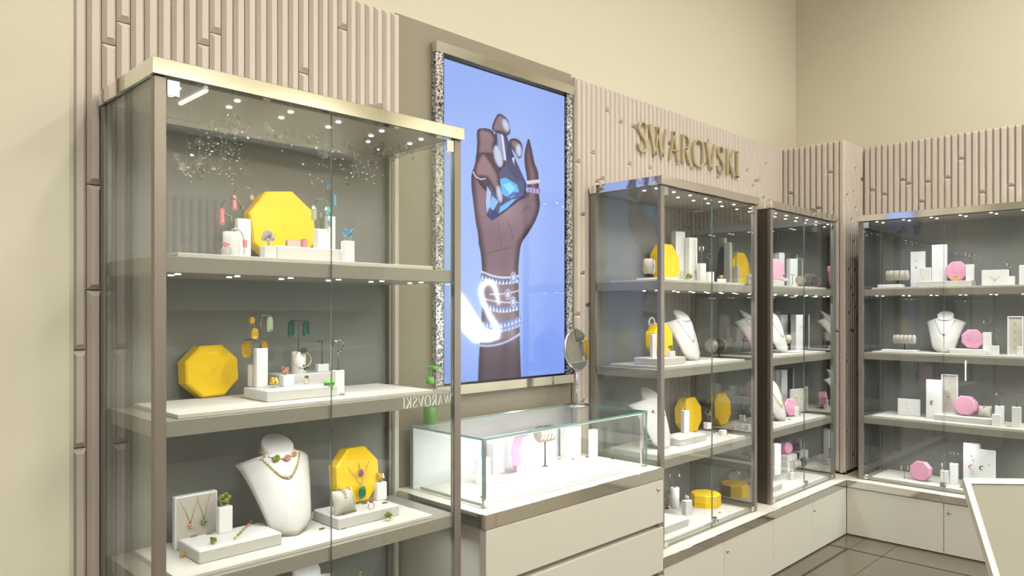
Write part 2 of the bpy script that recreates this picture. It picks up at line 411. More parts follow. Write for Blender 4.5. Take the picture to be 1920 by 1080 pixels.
MB().prism([(2.870, YB+.004), (5.056, YB+.004), (5.056, -.45), (5.535, -.45), (5.535, CYF-.003), (CXF-.003, CYF-.003), (CXF-.003, PY-.003), (2.870, PY-.003)][::1], ZB-.012, ZB).build('top_surface', M_top, wt)
MB().prism([(2.870, YB+.03), (5.085, YB+.03), (5.085, -.45), (5.535, -.45), (5.535, CYF-.003), (CXF-.003, CYF-.003), (CXF-.003, PY-.003), (2.870, PY-.003)], ZB-.043, ZB-.012).build('core', M_cab, wt)
for a, b in ((2.870, 3.90), (3.902, 4.44), (4.442, 5.055)): boxm(a, b, YB-.003, YB+.004, ZB-.043, ZB+.0005).build('edge_strip', M_mirrormetal, wt)
for a, b in ((1.30, 1.865), (.7, 1.298), (-.45, .698)): boxm(5.055, 5.062, a, b, ZB-.043, ZB+.0005).build('edge_strip', M_mirrormetal, wt)
wt2 = empty('worktop', (0, 0, 0), 0, 'short white worktop under the nearest tall case', 'worktop')
boxm(.66, 1.75, YB, PY-.003, ZB-.043, ZB).build('top_surface', M_top, wt2)

# ------------------------------------------------------------------ tall glass cases
SH = {1: 1.640, 2: 1.215, 3: .785, 4: ZB+.012}
BT = .012
ZCAP0, ZCAP1 = 2.095, 2.138
CASES = {}
def tall_case(name_label, loc, rz, W, D, right='glass', left='glass', backm=None, ledbar=False, zb=ZB, doorsplit=None):
    e = empty('display_case', loc, rz, name_label, 'display case', 'tall glass display cases')
    F = .016
    # cap
    for (x0, x1, y0, y1) in ((-.008, W+.008, -.010, .03), (-.008, .03, .0305, D-.005), (W-.03, W+.008, .0305, D-.005)):
        MB().cbox(x0, x1, y0, y1, ZCAP0, ZCAP1, .0015).build('cap_strip', M_mirrormetal, e)
    boxm(.0305, W-.0305, .0305, D-.004, ZCAP0+.002, ZCAP1-.006).build('roof', M_case_in, e)
    # posts
    pw = .030
    for (x0, x1, y0, y1) in ((0, pw, 0, .022), (W-pw, W, 0, .022), (0, .022, D-.034, D-.004), (W-.022, W, D-.034, D-.004)):
        MB().cbox(x0, x1, y0, y1, zb+.001, ZCAP0-.001, .0012).build('post', M_frame, e)
    boxm(.023, W-.023, D-.012, D-.005, zb+.001, ZCAP0-.002).build('back_panel', backm or M_back, e)
    # side panes
    for side, x in (('L', .004), ('R', W-.010)):
        kind = left if side == 'L' else right
        if kind == 'glass': MB().box(x, x+.006, .023, D-.036, zb+.004, ZCAP0-.002, 0, 1).build('side_pane', [M_glass, M_glassedge], e)
        elif kind == 'darkglass':
            MB().box(x+.003, x+.008, .023, D-.036, zb+.004, ZCAP0-.002, 0, 1).build('side_pane', [M_glass, M_glassedge], e)
            boxm(x-.003, x+.0025, .023, D-.036, zb+.004, ZCAP0-.002).build('side_panel', M_sidedark, e)
        elif kind == 'solid': boxm(x-.002, x+.006, .023, D-.036, zb+.004, ZCAP0-.002).build('side_panel', M_side, e)
        else:
            o = MB().box(x-.001, x+.004, .023, D-.036, zb+.004, ZCAP0-.002).build('side_mirror', M_sidemirror, e); o['label'] = 'mirrored end panel'
            boxm(x+.0045, x+.009, .023, D-.036, zb+.004, ZCAP0-.002).build('side_panel', M_side, e)
    # doors
    for k in (0, 1):
        a = pw+.001 if k == 0 else W/2+.001; b = W/2-.001 if k == 0 else W-pw-.001
        d = MB().box(a, b, .006, .012, zb+.006, ZCAP0-.004, 0, 1).build('glass_door', [M_glass, M_glassedge], e)
        cx = a+.001 if k == 0 else b-.033
        MB().cbox(cx, cx+.032, .001, .0055, ZCAP0-.046, ZCAP0-.005, .001).build('hinge_plate', M_chrome, d)
        MB().cbox(cx, cx+.028, .001, .0055, zb+.007, zb+.035, .001).build('hinge_plate', M_chrome, d)
    lk = MB().cbox(W/2-.018, W/2+.018, -.010, .0055, zb+.030, zb+.062, .002)
    lk.lathe([(.008, 0), (.008, .012)], 12, M=Matrix.Translation((W/2+.006, -.010, zb+.047)) @ Matrix.Rotation(math.pi/2, 4, 'X')).build('door_lock', M_chrome, e)
    # shelves and their leds
    n = 6; sp = (W-.20)/(n-1)
    levels = [(ZCAP0+.002, None)]+[(SH[s]-.043, s) for s in (1, 2, 3)]
    for zz, s in levels:
        par = e
        if s:
            par = MB().cbox(.0115, W-.0115, .014, D-.037, SH[s]-.042, SH[s], .001).build('shelf', M_shelf, e)
        for i in range(n):
            for j, yy in enumerate((.085, .165)):
                xx = .09+i*sp+(.012 if j else 0)
                zt = zz-.0005 if s else zz-.0005
                if s: zt = SH[s]-.042
                MB().lathe([(.0075, -.002), (.0075, 0)], 12, c=(xx, yy, zt)).build('led_spot', M_led, par)
        for i in (0, 2, 3, 5):
            xx = .09+i*sp
            area('led_lamp', (xx, .085, (SH[s]-.042 if s else zz)-.0035), .014, LED_W*(1.0 if s else 1.25), LED_TONE, spread=math.radians(140), parent=e)
    # bottom plinth of the case
    MB().box(.0115, W-.0115, .014, D-.037, zb+.0005, zb+.011).build('floor_plate', M_shelf, e)
    # sliding rail sockets on the back posts
    if ledbar:
        MB().cbox(.140, .151, .032, .215, ZCAP0-.008, ZCAP0+.0015, .002).build('led_bar', M_softled, e)
    return e
C1 = tall_case('tall glass display case nearest the camera at far left', (.675, CYF, 0), 0, 1.025, .43, ledbar=True)
C2 = tall_case('tall glass display case directly below the bronze sign', (2.952, CYF, 0), 0, .972, .43, right='mirror')
C3 = tall_case('tall glass display case in the corner beside the column', (4.092, CYF, 0), 0, .962, .43, left='solid', right='mirror')
C4 = tall_case('wide glass display case standing on the right wall', (5.148, 1.825, 0), -math.pi/2, 1.02, .41, left='darkglass')
boards = {1: 'nearest tall case', 2: 'case below the bronze sign', 3: 'corner case', 4: 'case on the right wall'}
shn = {1: 'top shelf', 2: 'second shelf', 3: 'third shelf', 4: 'bottom level'}
cn = {1: 'nearest case', 2: 'case under the sign', 3: 'corner case', 4: 'right wall case'}
for c, (x0, x1, y0, y1) in {1: (.745, 1.60, 1.972, 2.30), 2: (3.03, 3.84, 1.972, 2.30), 3: (4.16, 4.97, 1.972, 2.30), 4: (5.18, 5.50, .87, 1.75)}.items():
    for s in (1, 2, 3, 4):
        o = MB().cbox(0, x1-x0, 0, y1-y0, 0, BT, .0015).build('shelf_board', M_board, None, (x0, y0, SH[s]))
        tag(o, f'flat pale fabric-covered board on the {shn[s]} of the {boards[c]}', 'shelf board', 'fabric shelf boards')
# reflection of a lit sign, built as mirrored white letters on second shelf edge
vn = empty('sign_reflection_letters', (1.690, CYF+.0138, 1.1755), 0, 'SWAROVSKI sign reflection built as mirrored white letters on second shelf edge, nearest case', 'lettering')
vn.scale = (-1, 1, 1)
lettering(vn, 'SWAROVSKI', .232, .036, .0008, M_signrefl, gap=.14)

# ------------------------------------------------------------------ drawer counter with glass box
DX0, DX1, DY0, DZ = 1.752, 2.868, 1.872, .782
dk = empty('drawer_counter', (DX0, DY0, 0), 0, 'cream drawer counter with polished metal rim below the video screen', 'counter')
DW = DX1-DX0; DD = 2.412-DY0
boxm(.022, DW-.022, .035, DD, .06, DZ-.05).build('body', M_cab, dk)
boxm(.022, DW-.022, .06, DD, 0, .06).build('plinth', M_dark, dk)
for z0, z1 in ((.533, .729), (.311, .511), (.10, .289)):
    dr = MB().cbox(.004, DW-.001, -.001, .034, z0, z1, .0015).build('drawer', M_cab, dk)
    boxm(.03, DW-.03, .026, .0345, z0-.02, z0).build('handle_recess', M_frame, dk)
    MB().cbox(DW-.03, DW-.006, .006, .0345, z0-.019, z0-.003, .001).build('recess_end', M_chrome, dk)
lock(dk, DW-.045, -.001, .69)
MB().cbox(.004, DW-.004, .004, DD, DZ-.012, DZ, .001).build('counter_top', M_top, dk)
boxm(.03, DW-.01, .03, DD, DZ-.05, DZ-.012).build('core', M_cab, dk)
boxm(0, .05, -.002, .004, DZ-.05, DZ+.0005).build('edge_strip', M_mirrormetal, dk)
boxm(.051, DW, -.002, .004, DZ-.05, DZ+.0005).build('edge_strip', M_mirrormetal, dk)
boxm(-.002, .004, .004, DD, DZ-.05, DZ+.0005).build('edge_strip', M_mirrormetal, dk)
GX0, GX1, GY0, GY1, GZ = 1.805, 2.838, 1.937, 2.37, 1.037
gb = empty('glass_showcase', (0, 0, 0), 0, 'clear glass showcase box standing on the drawer counter', 'showcase')
G2 = [M_glass, M_glassteal]
MB().box(GX0, GX1, GY0, GY1, GZ-.008, GZ, 0, 1).build('glass_top', G2, gb)
MB().box(GX0+.002, GX1-.002, GY0+.002, GY0+.008, DZ+.001, GZ-.0085, 0, 1).build('glass_front', G2, gb)
MB().box(GX0+.002, GX0+.008, GY0+.009, GY1-.001, DZ+.001, GZ-.0085, 0, 1).build('glass_side', G2, gb)
MB().box(GX1-.008, GX1-.002, GY0+.009, GY1-.001, DZ+.001, GZ-.0085, 0, 1).build('glass_side', G2, gb)
boxm(GX0+.009, GX1-.009, GY1-.008, GY1-.002, DZ+.001, GZ-.0085).build('back_panel', M_showback, gb)
for x in (GX0+.012, GX1-.027):
    MB().cbox(x, x+.014, GY0+.012, GY0+.024, DZ+.001, GZ-.010, .001).build('led_post', M_chrome, gb)
for i in range(14):
    x = GX0+.07+i*(GX1-GX0-.14)/13
    pass
bar = MB().cbox(GX0+.03, GX1-.03, GY0+.010, GY0+.020, GZ-.013, GZ-.009, .0008).build('led_strip', M_softled, gb)
for k in range(3):
    x = GX0+.2+k*(GX1-GX0-.4)/2
    area('strip_lamp', (x, GY0+.016, GZ-.0195), .34, DESK_W*3.0, (.93, .97, 1), rot=(math.radians(28), 0, 0), shape='RECTANGLE', sy=.008, spread=math.radians(160), parent=gb)
for x, r in ((GX0+.019, -1), (GX1-.02, 1)):
    area('post_lamp', (x-(.009*r), GY0+.03, .89), .20, DESK_W*2.0, (.93, .97, 1), rot=(0, math.pi/2*r*1.0, 0), shape='RECTANGLE', sy=.008, parent=gb)
MB().cbox(0, GX1-GX0-.05, 0, GY1-GY0-.06, 0, .010, .0015).build('shelf_board', M_board, None, (GX0+.025, GY0+.03, DZ+.0005))
tag(bpy.context.scene.collection.objects[-1], 'flat white board lying inside the glass showcase on the counter', 'shelf board', 'fabric shelf boards')

# ------------------------------------------------------------------ video screen
SX0, SX1, SYF, SZ0, SZ1 = 1.948, 2.838, 2.378, 1.138, 2.628
scn = empty('video_screen', (0, 0, 0), 0, 'tall portrait video screen showing a hand holding a blue crystal on blue', 'screen')
MB().cbox(SX0, SX1, SYF, 2.414, SZ1-.044, SZ1, .001).build('top_rail', M_mirrormetal, scn)
MB().cbox(SX0, SX1, SYF, 2.414, SZ0, SZ0+.042, .001).build('bottom_rail', M_mirrormetal, scn)
def crystal_strip(x0, x1):
    mb = MB(); rnd = random.Random(3); mb.box(x0+.002, x1-.002, SYF+.008, 2.414, SZ0+.043, SZ1-.045)
    o = mb.build('crystal_column', M_crush, scn); o['label'] = 'strip packed with crushed silver crystals'
    cr = MB()
    for k in range(900):
        x = rnd.uniform(x0+.003, x1-.003); z = rnd.uniform(SZ0+.047, SZ1-.049); r = rnd.uniform(.002, .0042)
        cr.ball((x, SYF+.008, z), r, 0, 4, (1, .8, 1))
    for k in range(420):
        z = rnd.uniform(SZ0+.047, SZ1-.049); y = rnd.uniform(SYF+.01, 2.41); cr.ball((x0+.002, y, z), rnd.uniform(.002, .004), 0, 4)
    q = cr.build('crystal_chips', M_crush, o); q['kind'] = 'stuff'
crystal_strip(SX0+.002, SX0+.046); crystal_strip(SX1-.046, SX1-.002)
boxm(SX0+.047, SX1-.047, SYF+.018, 2.414, SZ0+.043, SZ1-.045).build('bezel', M_black, scn)
# the moving picture on the screen: colours of a flat emitting display
IX0, IX1, IZ0, IZ1 = SX0+.054, SX1-.056, SZ0+.050, SZ1-.060
NX, NZ = 230, 400
gx = np.linspace(IX0, IX1, NX+1); gz = np.linspace(IZ0, IZ1, NZ+1); GXm, GZm = np.meshgrid(gx, gz)
Yp = SYF+.016
dep = GXm*CA + Yp*SA; PXa = 960+FPX*(GXm*SA-Yp*CA)/dep; PYa = HZ-FPX*(GZm-EYE)/dep
img = np.zeros(PXa.shape+(3,))
def L3(c): return np.array([v/255 for v in c])
vv = (PYa-100)/600; uu = (PXa-830)/220
def ss(a, b, x): t = np.clip((x-a)/(b-a), 0, 1); return t*t*(3-2*t)
img[:] = L3((150, 178, 244))
def blend(mask, col):
    global img
    img = img*(1-mask[..., None]) + (col if isinstance(col, np.ndarray) and col.ndim == 3 else L3(col)[None, None, :])*mask[..., None]
blend(ss(0.0, .45, vv)*.8, (166, 192, 252)); blend(ss(.55, 1.0, vv)*.75, (120, 152, 240))
blend(np.exp(-((PXa-880)**2/3500+(PYa-600)**2/14000))*.5, (190, 215, 255)); blend(ss(.6, 1.0, uu)*.3, (130, 155, 240))
def sdist(pts, closed=True):
    P = np.array(pts, float); n = len(P); d = np.full(PXa.shape, 1e9); ins = np.zeros(PXa.shape, bool)
    for i in range(n if closed else n-1):
        a = P[i]; b = P[(i+1) % n]; e = b-a; L = max(1e-9, e@e)
        t = np.clip(((PXa-a[0])*e[0]+(PYa-a[1])*e[1])/L, 0, 1)
        d = np.minimum(d, np.hypot(PXa-a[0]-t*e[0], PYa-a[1]-t*e[1]))
        if closed:
            c = ((a[1] > PYa) != (b[1] > PYa)) & (PXa < (b[0]-a[0])*(PYa-a[1])/(b[1]-a[1]+1e-12)+a[0]); ins ^= c
    return np.where(ins, d, -d) if closed else d
def smoothc(pts):
    P = list(pts); out = []; n = len(P)
    for i in range(n):
        p0, p1, p2, p3 = P[i-1], P[i], P[(i+1) % n], P[(i+2) % n]
        for k in range(4):
            t = k/4; out.append(tuple(.5*(2*p1[d]+(-p0[d]+p2[d])*t+(2*p0[d]-5*p1[d]+4*p2[d]-p3[d])*t*t+(-p0[d]+3*p1[d]-3*p2[d]+p3[d])*t**3) for d in (0, 1)))
    return out
def c7(pts): return [(860+x/3.855, 180+y/3.855) for x, y in pts]
def c8(pts): return [(820+x/3.373, 440+y/3.373) for x, y in pts]
def shape(pts, dark, light, wdt=9, lightdir=(0.0, 0.0), smooth=True, hi=None):
    s = sdist(smoothc(pts) if smooth else pts); m = np.clip(s/1.0+.5, 0, 1)
    k = ss(0, wdt, s); P = np.array(pts); cx, cy = P.mean(0); ext = max(P[:, 0].max()-cx, P[:, 1].max()-cy)
    g = np.clip(.5+((PXa-cx)*lightdir[0]+(PYa-cy)*lightdir[1])/ext*.5, 0, 1)
    kk = np.clip(k*(.55+.45*g) if lightdir != (0.0, 0.0) else k, 0, 1)
    blend(m, L3(dark)[None, None]*(1-kk[..., None])+L3(light)[None, None]*kk[..., None])
SKD, SKM, SKL = (52, 38, 52), (120, 92, 108), (168, 138, 152)
# forearm and palm in one outline
arm = (c7([(120, 520), (95, 560), (92, 650), (105, 760), (122, 900), (140, 1000)])+c8([(262, 60), (275, 120), (284, 240), (284, 370), (281, 500), (268, 700), (262, 800), (258, 930), (258, 1000), (400, 1000), (532, 1000), (530, 930), (524, 750), (517, 500), (514, 370), (512, 230), (520, 120), (535, 50)])
       +c7([(510, 980), (560, 890), (586, 800), (580, 700), (575, 560), (548, 480), (524, 365), (506, 308), (490, 350), (476, 420), (478, 500), (494, 600), (488, 690), (430, 720), (300, 700), (180, 580)]))
shape(arm, (62, 46, 60), (150, 122, 136), 13, (.15, -.3))
armm = np.clip(sdist(smoothc(arm))+.5, 0, 1)
blend(armm*ss(628, 650, PYa)*.55, (58, 46, 62)); blend(armm*np.exp(-((PXa-950)**2/900+(PYa-395)**2/900))*.5, (188, 160, 172)); blend(armm*np.exp(-((PXa-905)**2/260+(PYa-385)**2/1500))*.35, (170, 140, 150))
# thumb/right finger
shape(c7([(150, 330), (250, 290), (330, 470), (340, 620), (260, 700), (190, 680), (120, 560)]), (52, 40, 54), (84, 64, 80), 8)
# middle finger and upper finger behind the gem
shape(c7([(240, 235), (262, 165), (292, 128), (335, 150), (362, 190), (372, 262), (345, 285), (300, 262), (268, 262)]), (66, 50, 62), (164, 136, 146), 6, (-.2, -.3))
# crystal
shape(c7([(268, 250), (345, 285), (398, 430), (492, 640), (480, 725), (400, 785), (300, 862), (242, 900), (205, 865), (193, 770), (205, 650), (300, 520), (250, 400)]), (40, 44, 84), (84, 86, 128), 6, smooth=False)
for pl, a in (([(275, 265), (305, 275), (330, 460), (300, 480)], (150, 160, 205)), ([(305, 275), (322, 285), (345, 470), (330, 460)], (225, 232, 250)), ([(350, 330), (372, 380), (392, 450), (345, 470)], (60, 62, 100)),
              ([(335, 480), (400, 440), (470, 600), (420, 620)], (70, 74, 116)), ([(300, 600), (340, 590), (420, 640), (440, 700), (380, 740), (330, 720), (300, 690)], (98, 190, 246)),
              ([(320, 640), (370, 625), (410, 670), (370, 710)], (150, 222, 255)), ([(205, 650), (235, 700), (225, 800), (205, 850), (195, 770)], (180, 200, 240)), ([(240, 720), (290, 760), (250, 830), (220, 800)], (140, 190, 246)),
              ([(290, 850), (300, 800), (380, 750), (420, 740), (350, 810)], (120, 190, 250)), ([(230, 830), (270, 820), (285, 862), (242, 895)], (50, 60, 130)), ([(400, 700), (450, 690), (470, 715), (410, 735)], (92, 84, 170)),
              ([(385, 450), (402, 440), (402, 500)], (230, 238, 252)), ([(340, 740), (400, 690), (400, 720)], (84, 100, 190))):
    shape(c7(pl), a, a, 3, smooth=False)
# ring finger tip on the right of the gem
shape(c7([(366, 325), (395, 306), (440, 322), (462, 370), (455, 435), (432, 448), (400, 400), (375, 370)]), (60, 46, 60), (146, 120, 132), 8)
# index finger
shape(c7([(135, 250), (180, 232), (240, 250), (272, 310), (262, 380), (330, 480), (325, 515), (290, 505), (240, 430), (140, 430), (134, 330)]), (64, 46, 58), (164, 134, 144), 9, (0, -.4))
# lower left finger
shape(c7([(108, 545), (118, 490), (152, 420), (190, 410), (230, 455), (290, 560), (302, 640), (325, 760), (310, 772), (262, 700), (215, 620), (190, 595), (130, 590)]), (70, 50, 62), (172, 140, 148), 9, (-.1, -.3))
for cx, cy, rx, ry, an in ((340, 210, 26, 52, -.35), (286, 435, 33, 84, -.22), (434, 392, 25, 50, -.12), (294, 708, 22, 66, -.2)):
    ca, sa = math.cos(an), math.sin(an)
    pts = c7([(cx+rx*math.cos(t)*ca-ry*math.sin(t)*sa*-1*-1, cy+rx*math.cos(t)*sa+ry*math.sin(t)*ca) for t in np.linspace(0, 2*math.pi, 25)[:-1]])
    shape(pts, (150, 155, 190), (205, 210, 232), 5, smooth=False)
def line(pts, wd, col):
    d = sdist(pts, False); blend(np.clip(wd/2-d+.5, 0, 1), col)
line(c7([(104, 548), (125, 585), (160, 602), (192, 597)]), 2.2, (215, 215, 232))
for pl, a in (([(493, 612), (588, 602), (588, 628), (493, 640)], (214, 208, 226)), ([(490, 660), (596, 672), (598, 710), (492, 694)], (176, 170, 224))): shape(c7(pl), a, a, 2, smooth=False)
for k in range(4): shape(c7([(505+k*24, 670), (515+k*24, 671), (513+k*24, 700), (505+k*24, 698)]), (120, 110, 180), (120, 110, 180), 1, smooth=False)
# creases of the palm
for q in ([(200, 870), (150, 880), (140, 890)], [(350, 900), (385, 980), (390, 1040)], [(280, 910), (300, 1000), (310, 1080)], [(440, 850), (500, 800), (560, 780)]): line(c7(q), 1.2, (110, 84, 98))
line(c8([(300, 120), (400, 95), (470, 80)]), 1.5, (104, 80, 96))
# bracelets
def band(x0, y0, x1, y1, h, c, bow=8):
    a = [(x0+(x1-x0)*t, y0+(y1-y0)*t+bow*math.sin(math.pi*t)*3) for t in np.linspace(0, 1, 12)]
    shape(c8(a+[(x, y+h) for x, y in a[::-1]]), c, c, 2, smooth=False); return a
def tris(a, h, cl, cd):
    for i in range(len(a)-1):
        (x, y), (x2, y2) = a[i], a[i+1]
        shape(c8([(x+2, y+h-2), ((x+x2)/2, y+4), (x2-2, y2+h-2)]), cl, cl, 1, smooth=False)
a = band(275, 225, 515, 255, 12, (214, 222, 244)); a = band(275, 245, 515, 268, 36, (96, 108, 160)); tris(a, 36, (222, 228, 246), 0)
band(330, 372, 515, 350, 8, (206, 212, 238), 3); band(290, 400, 512, 425, 9, (206, 212, 238), 3)
a = band(285, 425, 512, 440, 38, (110, 122, 172)); tris(a, 38, (228, 232, 248), 0)
a = band(280, 548, 530, 512, 36, (104, 132, 196)); tris(a, 36, (206, 220, 248), 0); a = band(290, 580, 530, 548, 30, (120, 140, 200)); tris(a[::1], 28, (190, 206, 240), 0)
for t in np.linspace(0, 1, 22):
    x = 268+255*t; y = 700+24*math.sin(t*2.2)-92*t**1.6
    pts = c8([(x+11*math.cos(q), y+9*math.sin(q)) for q in np.linspace(0, 6.28, 9)[:-1]]); shape(pts, (120, 130, 180), (214, 220, 242), 2, smooth=False)
for cx, cy in ((482, 270), (446, 378), (480, 425)):
    for r, c in ((1, (200, 206, 236)), (.78, (110, 118, 170)), (.55, (210, 216, 242))):
        shape(c8([(cx+20*r*math.cos(q), cy+36*r*math.sin(q)) for q in np.linspace(0, 6.28, 9)[:-1]]), c, c, 2, smooth=False)
img = np.clip(img, 0, 1); lin = np.where(img <= .04045, img/12.92, ((img+.055)/1.055)**2.4)
vs = np.stack([GXm.ravel(), np.full(GXm.size, Yp), GZm.ravel()], 1)
idx = np.arange((NX+1)*(NZ+1)).reshape(NZ+1, NX+1)
fs = np.stack([idx[:-1, :-1].ravel(), idx[:-1, 1:].ravel(), idx[1:, 1:].ravel(), idx[1:, :-1].ravel()], 1)
me = bpy.data.meshes.new('display_panel'); me.from_pydata(vs.tolist(), [], fs.tolist())
ca_ = me.color_attributes.new('picture', 'FLOAT_COLOR', 'POINT')
ca_.data.foreach_set('color', np.concatenate([lin.reshape(-1, 3), np.ones((lin.shape[0]*lin.shape[1], 1))], 1).ravel())
m, n, l = nt('display_picture'); b = n['Principled BSDF']; at = n.new('ShaderNodeVertexColor'); at.layer_name = 'picture'
l.new(at.outputs[0], b.inputs['Emission Color']); b.inputs['Emission Strength'].default_value = 1.0
b.inputs['Base Color'].default_value = (.01, .01, .012, 1); b.inputs['Roughness'].default_value = .04; m.cycles.emission_sampling = 'NONE'
me.materials.append(m); dpo = bpy.data.objects.new('display_panel', me); COL.objects.link(dpo); dpo.parent = scn
# lamp standing for the light this display gives off is not needed: the panel itself emits

# backlit bird sign across the shop; seen only mirrored in the glossy screen
sw = empty('bird_sign', (5.28, -.90, 1.52), 0, 'backlit white bird-shaped sign hanging across the shop', 'sign')
def ribbon(mb, ctrl, y0, y1):
    q = spl(ctrl, 40); L, R = stroke([(a, b) for a, b, c in q], [c for a, b, c in q]); n_ = len(L)
    vs = [(p.x, y, p.y) for y in (y0, y1) for p in L+R]; fs = []
    for i in range(n_-1): fs += [(i, i+1, n_+i+1, n_+i), (2*n_+i, 3*n_+i, 3*n_+i+1, 2*n_+i+1), (i, 2*n_+i, 2*n_+i+1, i+1), (n_+i, n_+i+1, 3*n_+i+1, 3*n_+i)]
    mb.add(vs, fs)
smb = MB()
ribbon(smb, [(.235, .04, .01), (.215, .12, .03), (.16, .25, .055), (.06, .28, .06), (-.02, .20, .06), (.02, .05, .05), (.12, -.10, .06), (.21, -.22, .08), (.20, -.32, .06)], 0, .02)
smb.prism([(-.42, .22), (-.40, -.02), (-.30, -.22), (-.12, -.36), (.10, -.36), (.22, -.33), (.16, -.25), (.02, -.20), (-.14, -.02), (-.28, .14)], 0, .02, M=Matrix(((1, 0, 0, 0), (0, 0, 1, 0), (0, 1, 0, 0), (0, 0, 0, 1))))
smb.build('lit_face', M_swan, sw)
MB().tube([(0, .01, .2), (0, .01, 2.77)], .004).build('hanger', M_chrome, sw)

# ================================================================== things on the shelves
VA = {1: 0.0, 2: -.30, 3: -.30, 4: -math.pi/2+.12, 5: -.1}
def place(c, px, pos, z0, r=.02, xr=None):
    if c in (1, 2, 3, 5):
        if pos < 10: x, y, t = at_Y(px, pos)
        else: x, y, t = at_z(px, pos, z0)
        lo, hi = (1.990+r, 2.345-r) if c != 5 else (1.98+r, 2.355-r)
        if y < lo or y > hi: x, y, t = at_Y(px, min(max(y, lo), hi))
        xm = {1: 1.685, 2: 3.905, 3: 5.035, 5: 2.82}[c]-(xr or r*1.3)
        if x > xm: x, y, t = at_X(px, xm); y = min(max(y, lo), hi)
    else:
        if pos < 10: x, y, t = at_X(px, pos)
        else: x, y, t = at_z(px, pos, z0)
        lo, hi = 5.185+r, 5.535-r
        if x < lo or x > hi: x, y, t = at_X(px, min(max(x, lo), hi))
    return x, y, t
def shz(c, s): return (SH[s] if c != 5 else DZ+.0005)+(BT if c != 5 else .010)
BL = []
def view_az(px): a, b = raydir(px); return math.atan2(b, a)
def block(c, s, px, wp, top, pos, label, on=0.0, d=.8, yaw=None, kind='box', col=None, name='display_block', group='white display blocks', m=None):
    z0 = shz(c, s)+on
    x, y, t = place(c, px, pos, z0, .018)
    x, y, t = place(c, px, pos, z0, .018, .012+wp*t/FPX*.62)
    yw = VA[c] if yaw is None else yaw
    nrm = yw - math.pi/2; beta = view_az(px)+math.pi - nrm
    wd = wp*t/FPX
    h = max(.012, zof(top, t)-z0)
    mb = MB()
    if kind == 'cyl': mb.lathe([(wd/2-.001, 0), (wd/2, .001), (wd/2, h-.0015), (wd/2-.0015, h)], 24)
    else:
        W = wd/(abs(math.cos(beta))+d*abs(math.sin(beta)))
        mb.cbox(-W/2, W/2, -W*d/2, W*d/2, 0, h, min(.0018, h*.2))
        wd = W
    o = mb.build(name, m or M_white, None, (x, y, z0), yw); tag(o, label+', '+shn_c(c, s), 'display block', group)
    return dict(x=x, y=y, z=z0+h, t=t, w=wd, yaw=yw, o=o)
def shn_c(c, s):
    if c == 5: return 'in the counter showcase'
    return f'{shn[s]}, {cn[c]}'
def riser(c, s, x0, x1, y0, y1, h, label, on=0.0, m=None):
    o = MB().cbox(0, x1-x0, 0, y1-y0, 0, h, .003)
    o = o.build('display_riser', m or M_riser, None, (x0, y0, shz(c, s)+on)); tag(o, label+', '+shn_c(c, s), 'display riser', 'low display risers'); return o
def octagon(c, s, px, top, pos, label, on=0.0, th=.05, yaw=None, tilt=0.12, roll=0.0, m=None, flat=False, sx=1.0, mark=False, wpx=None):
    z0 = shz(c, s)+on; x, y, t = place(c, px, pos, z0, .035, .085)
    yw = (.02 if c == 2 else VA[c]) if yaw is None else yaw
    if flat:
        R = wpx*t/FPX/2; th_ = th
        poly = [(R*math.cos(math.pi/8+k*math.pi/4+roll), R*math.sin(math.pi/8+k*math.pi/4+roll)) for k in range(8)]
        mb = MB().prism(poly, 0, th_, inset=.006)
    else:
        h = zof(top, t)-z0; R = h/2/math.cos(math.pi/8)
        poly = [(sx*R*math.cos(math.pi/8+k*math.pi/4), R*math.sin(math.pi/8+k*math.pi/4)) for k in range(8)]
        mb = MB().prism(poly, -th/2, th/2, inset=.006)
        if mark: mb.tube([(sx*R*q[0], R*q[1], th/2+.0003) for q in ((-.10, -.06), (-.02, -.10), (.07, -.04), (.03, .02), (-.03, .0), (.0, .07), (.05, .09))], .0012, 5)
        Mx = Matrix.Rotation(-tilt, 4, 'X') @ Matrix.Rotation(math.pi/2, 4, 'X') @ Matrix.Rotation(roll, 4, 'Z')
        vs = [Mx @ Vector(p) for p in mb.v]; zm = min(v.z for v in vs); mb.v = [(v.x, v.y, v.z-zm) for v in vs]
    o = mb.build('octagon_box', m or M_yellow, None, (x, y, z0), yw)
    tag(o, label+', '+shn_c(c, s), 'display prop', ('pink' if m is M_pink else 'yellow')+' octagonal display boxes')
    return dict(x=x, y=y, t=t, z=z0, o=o, yaw=yw)
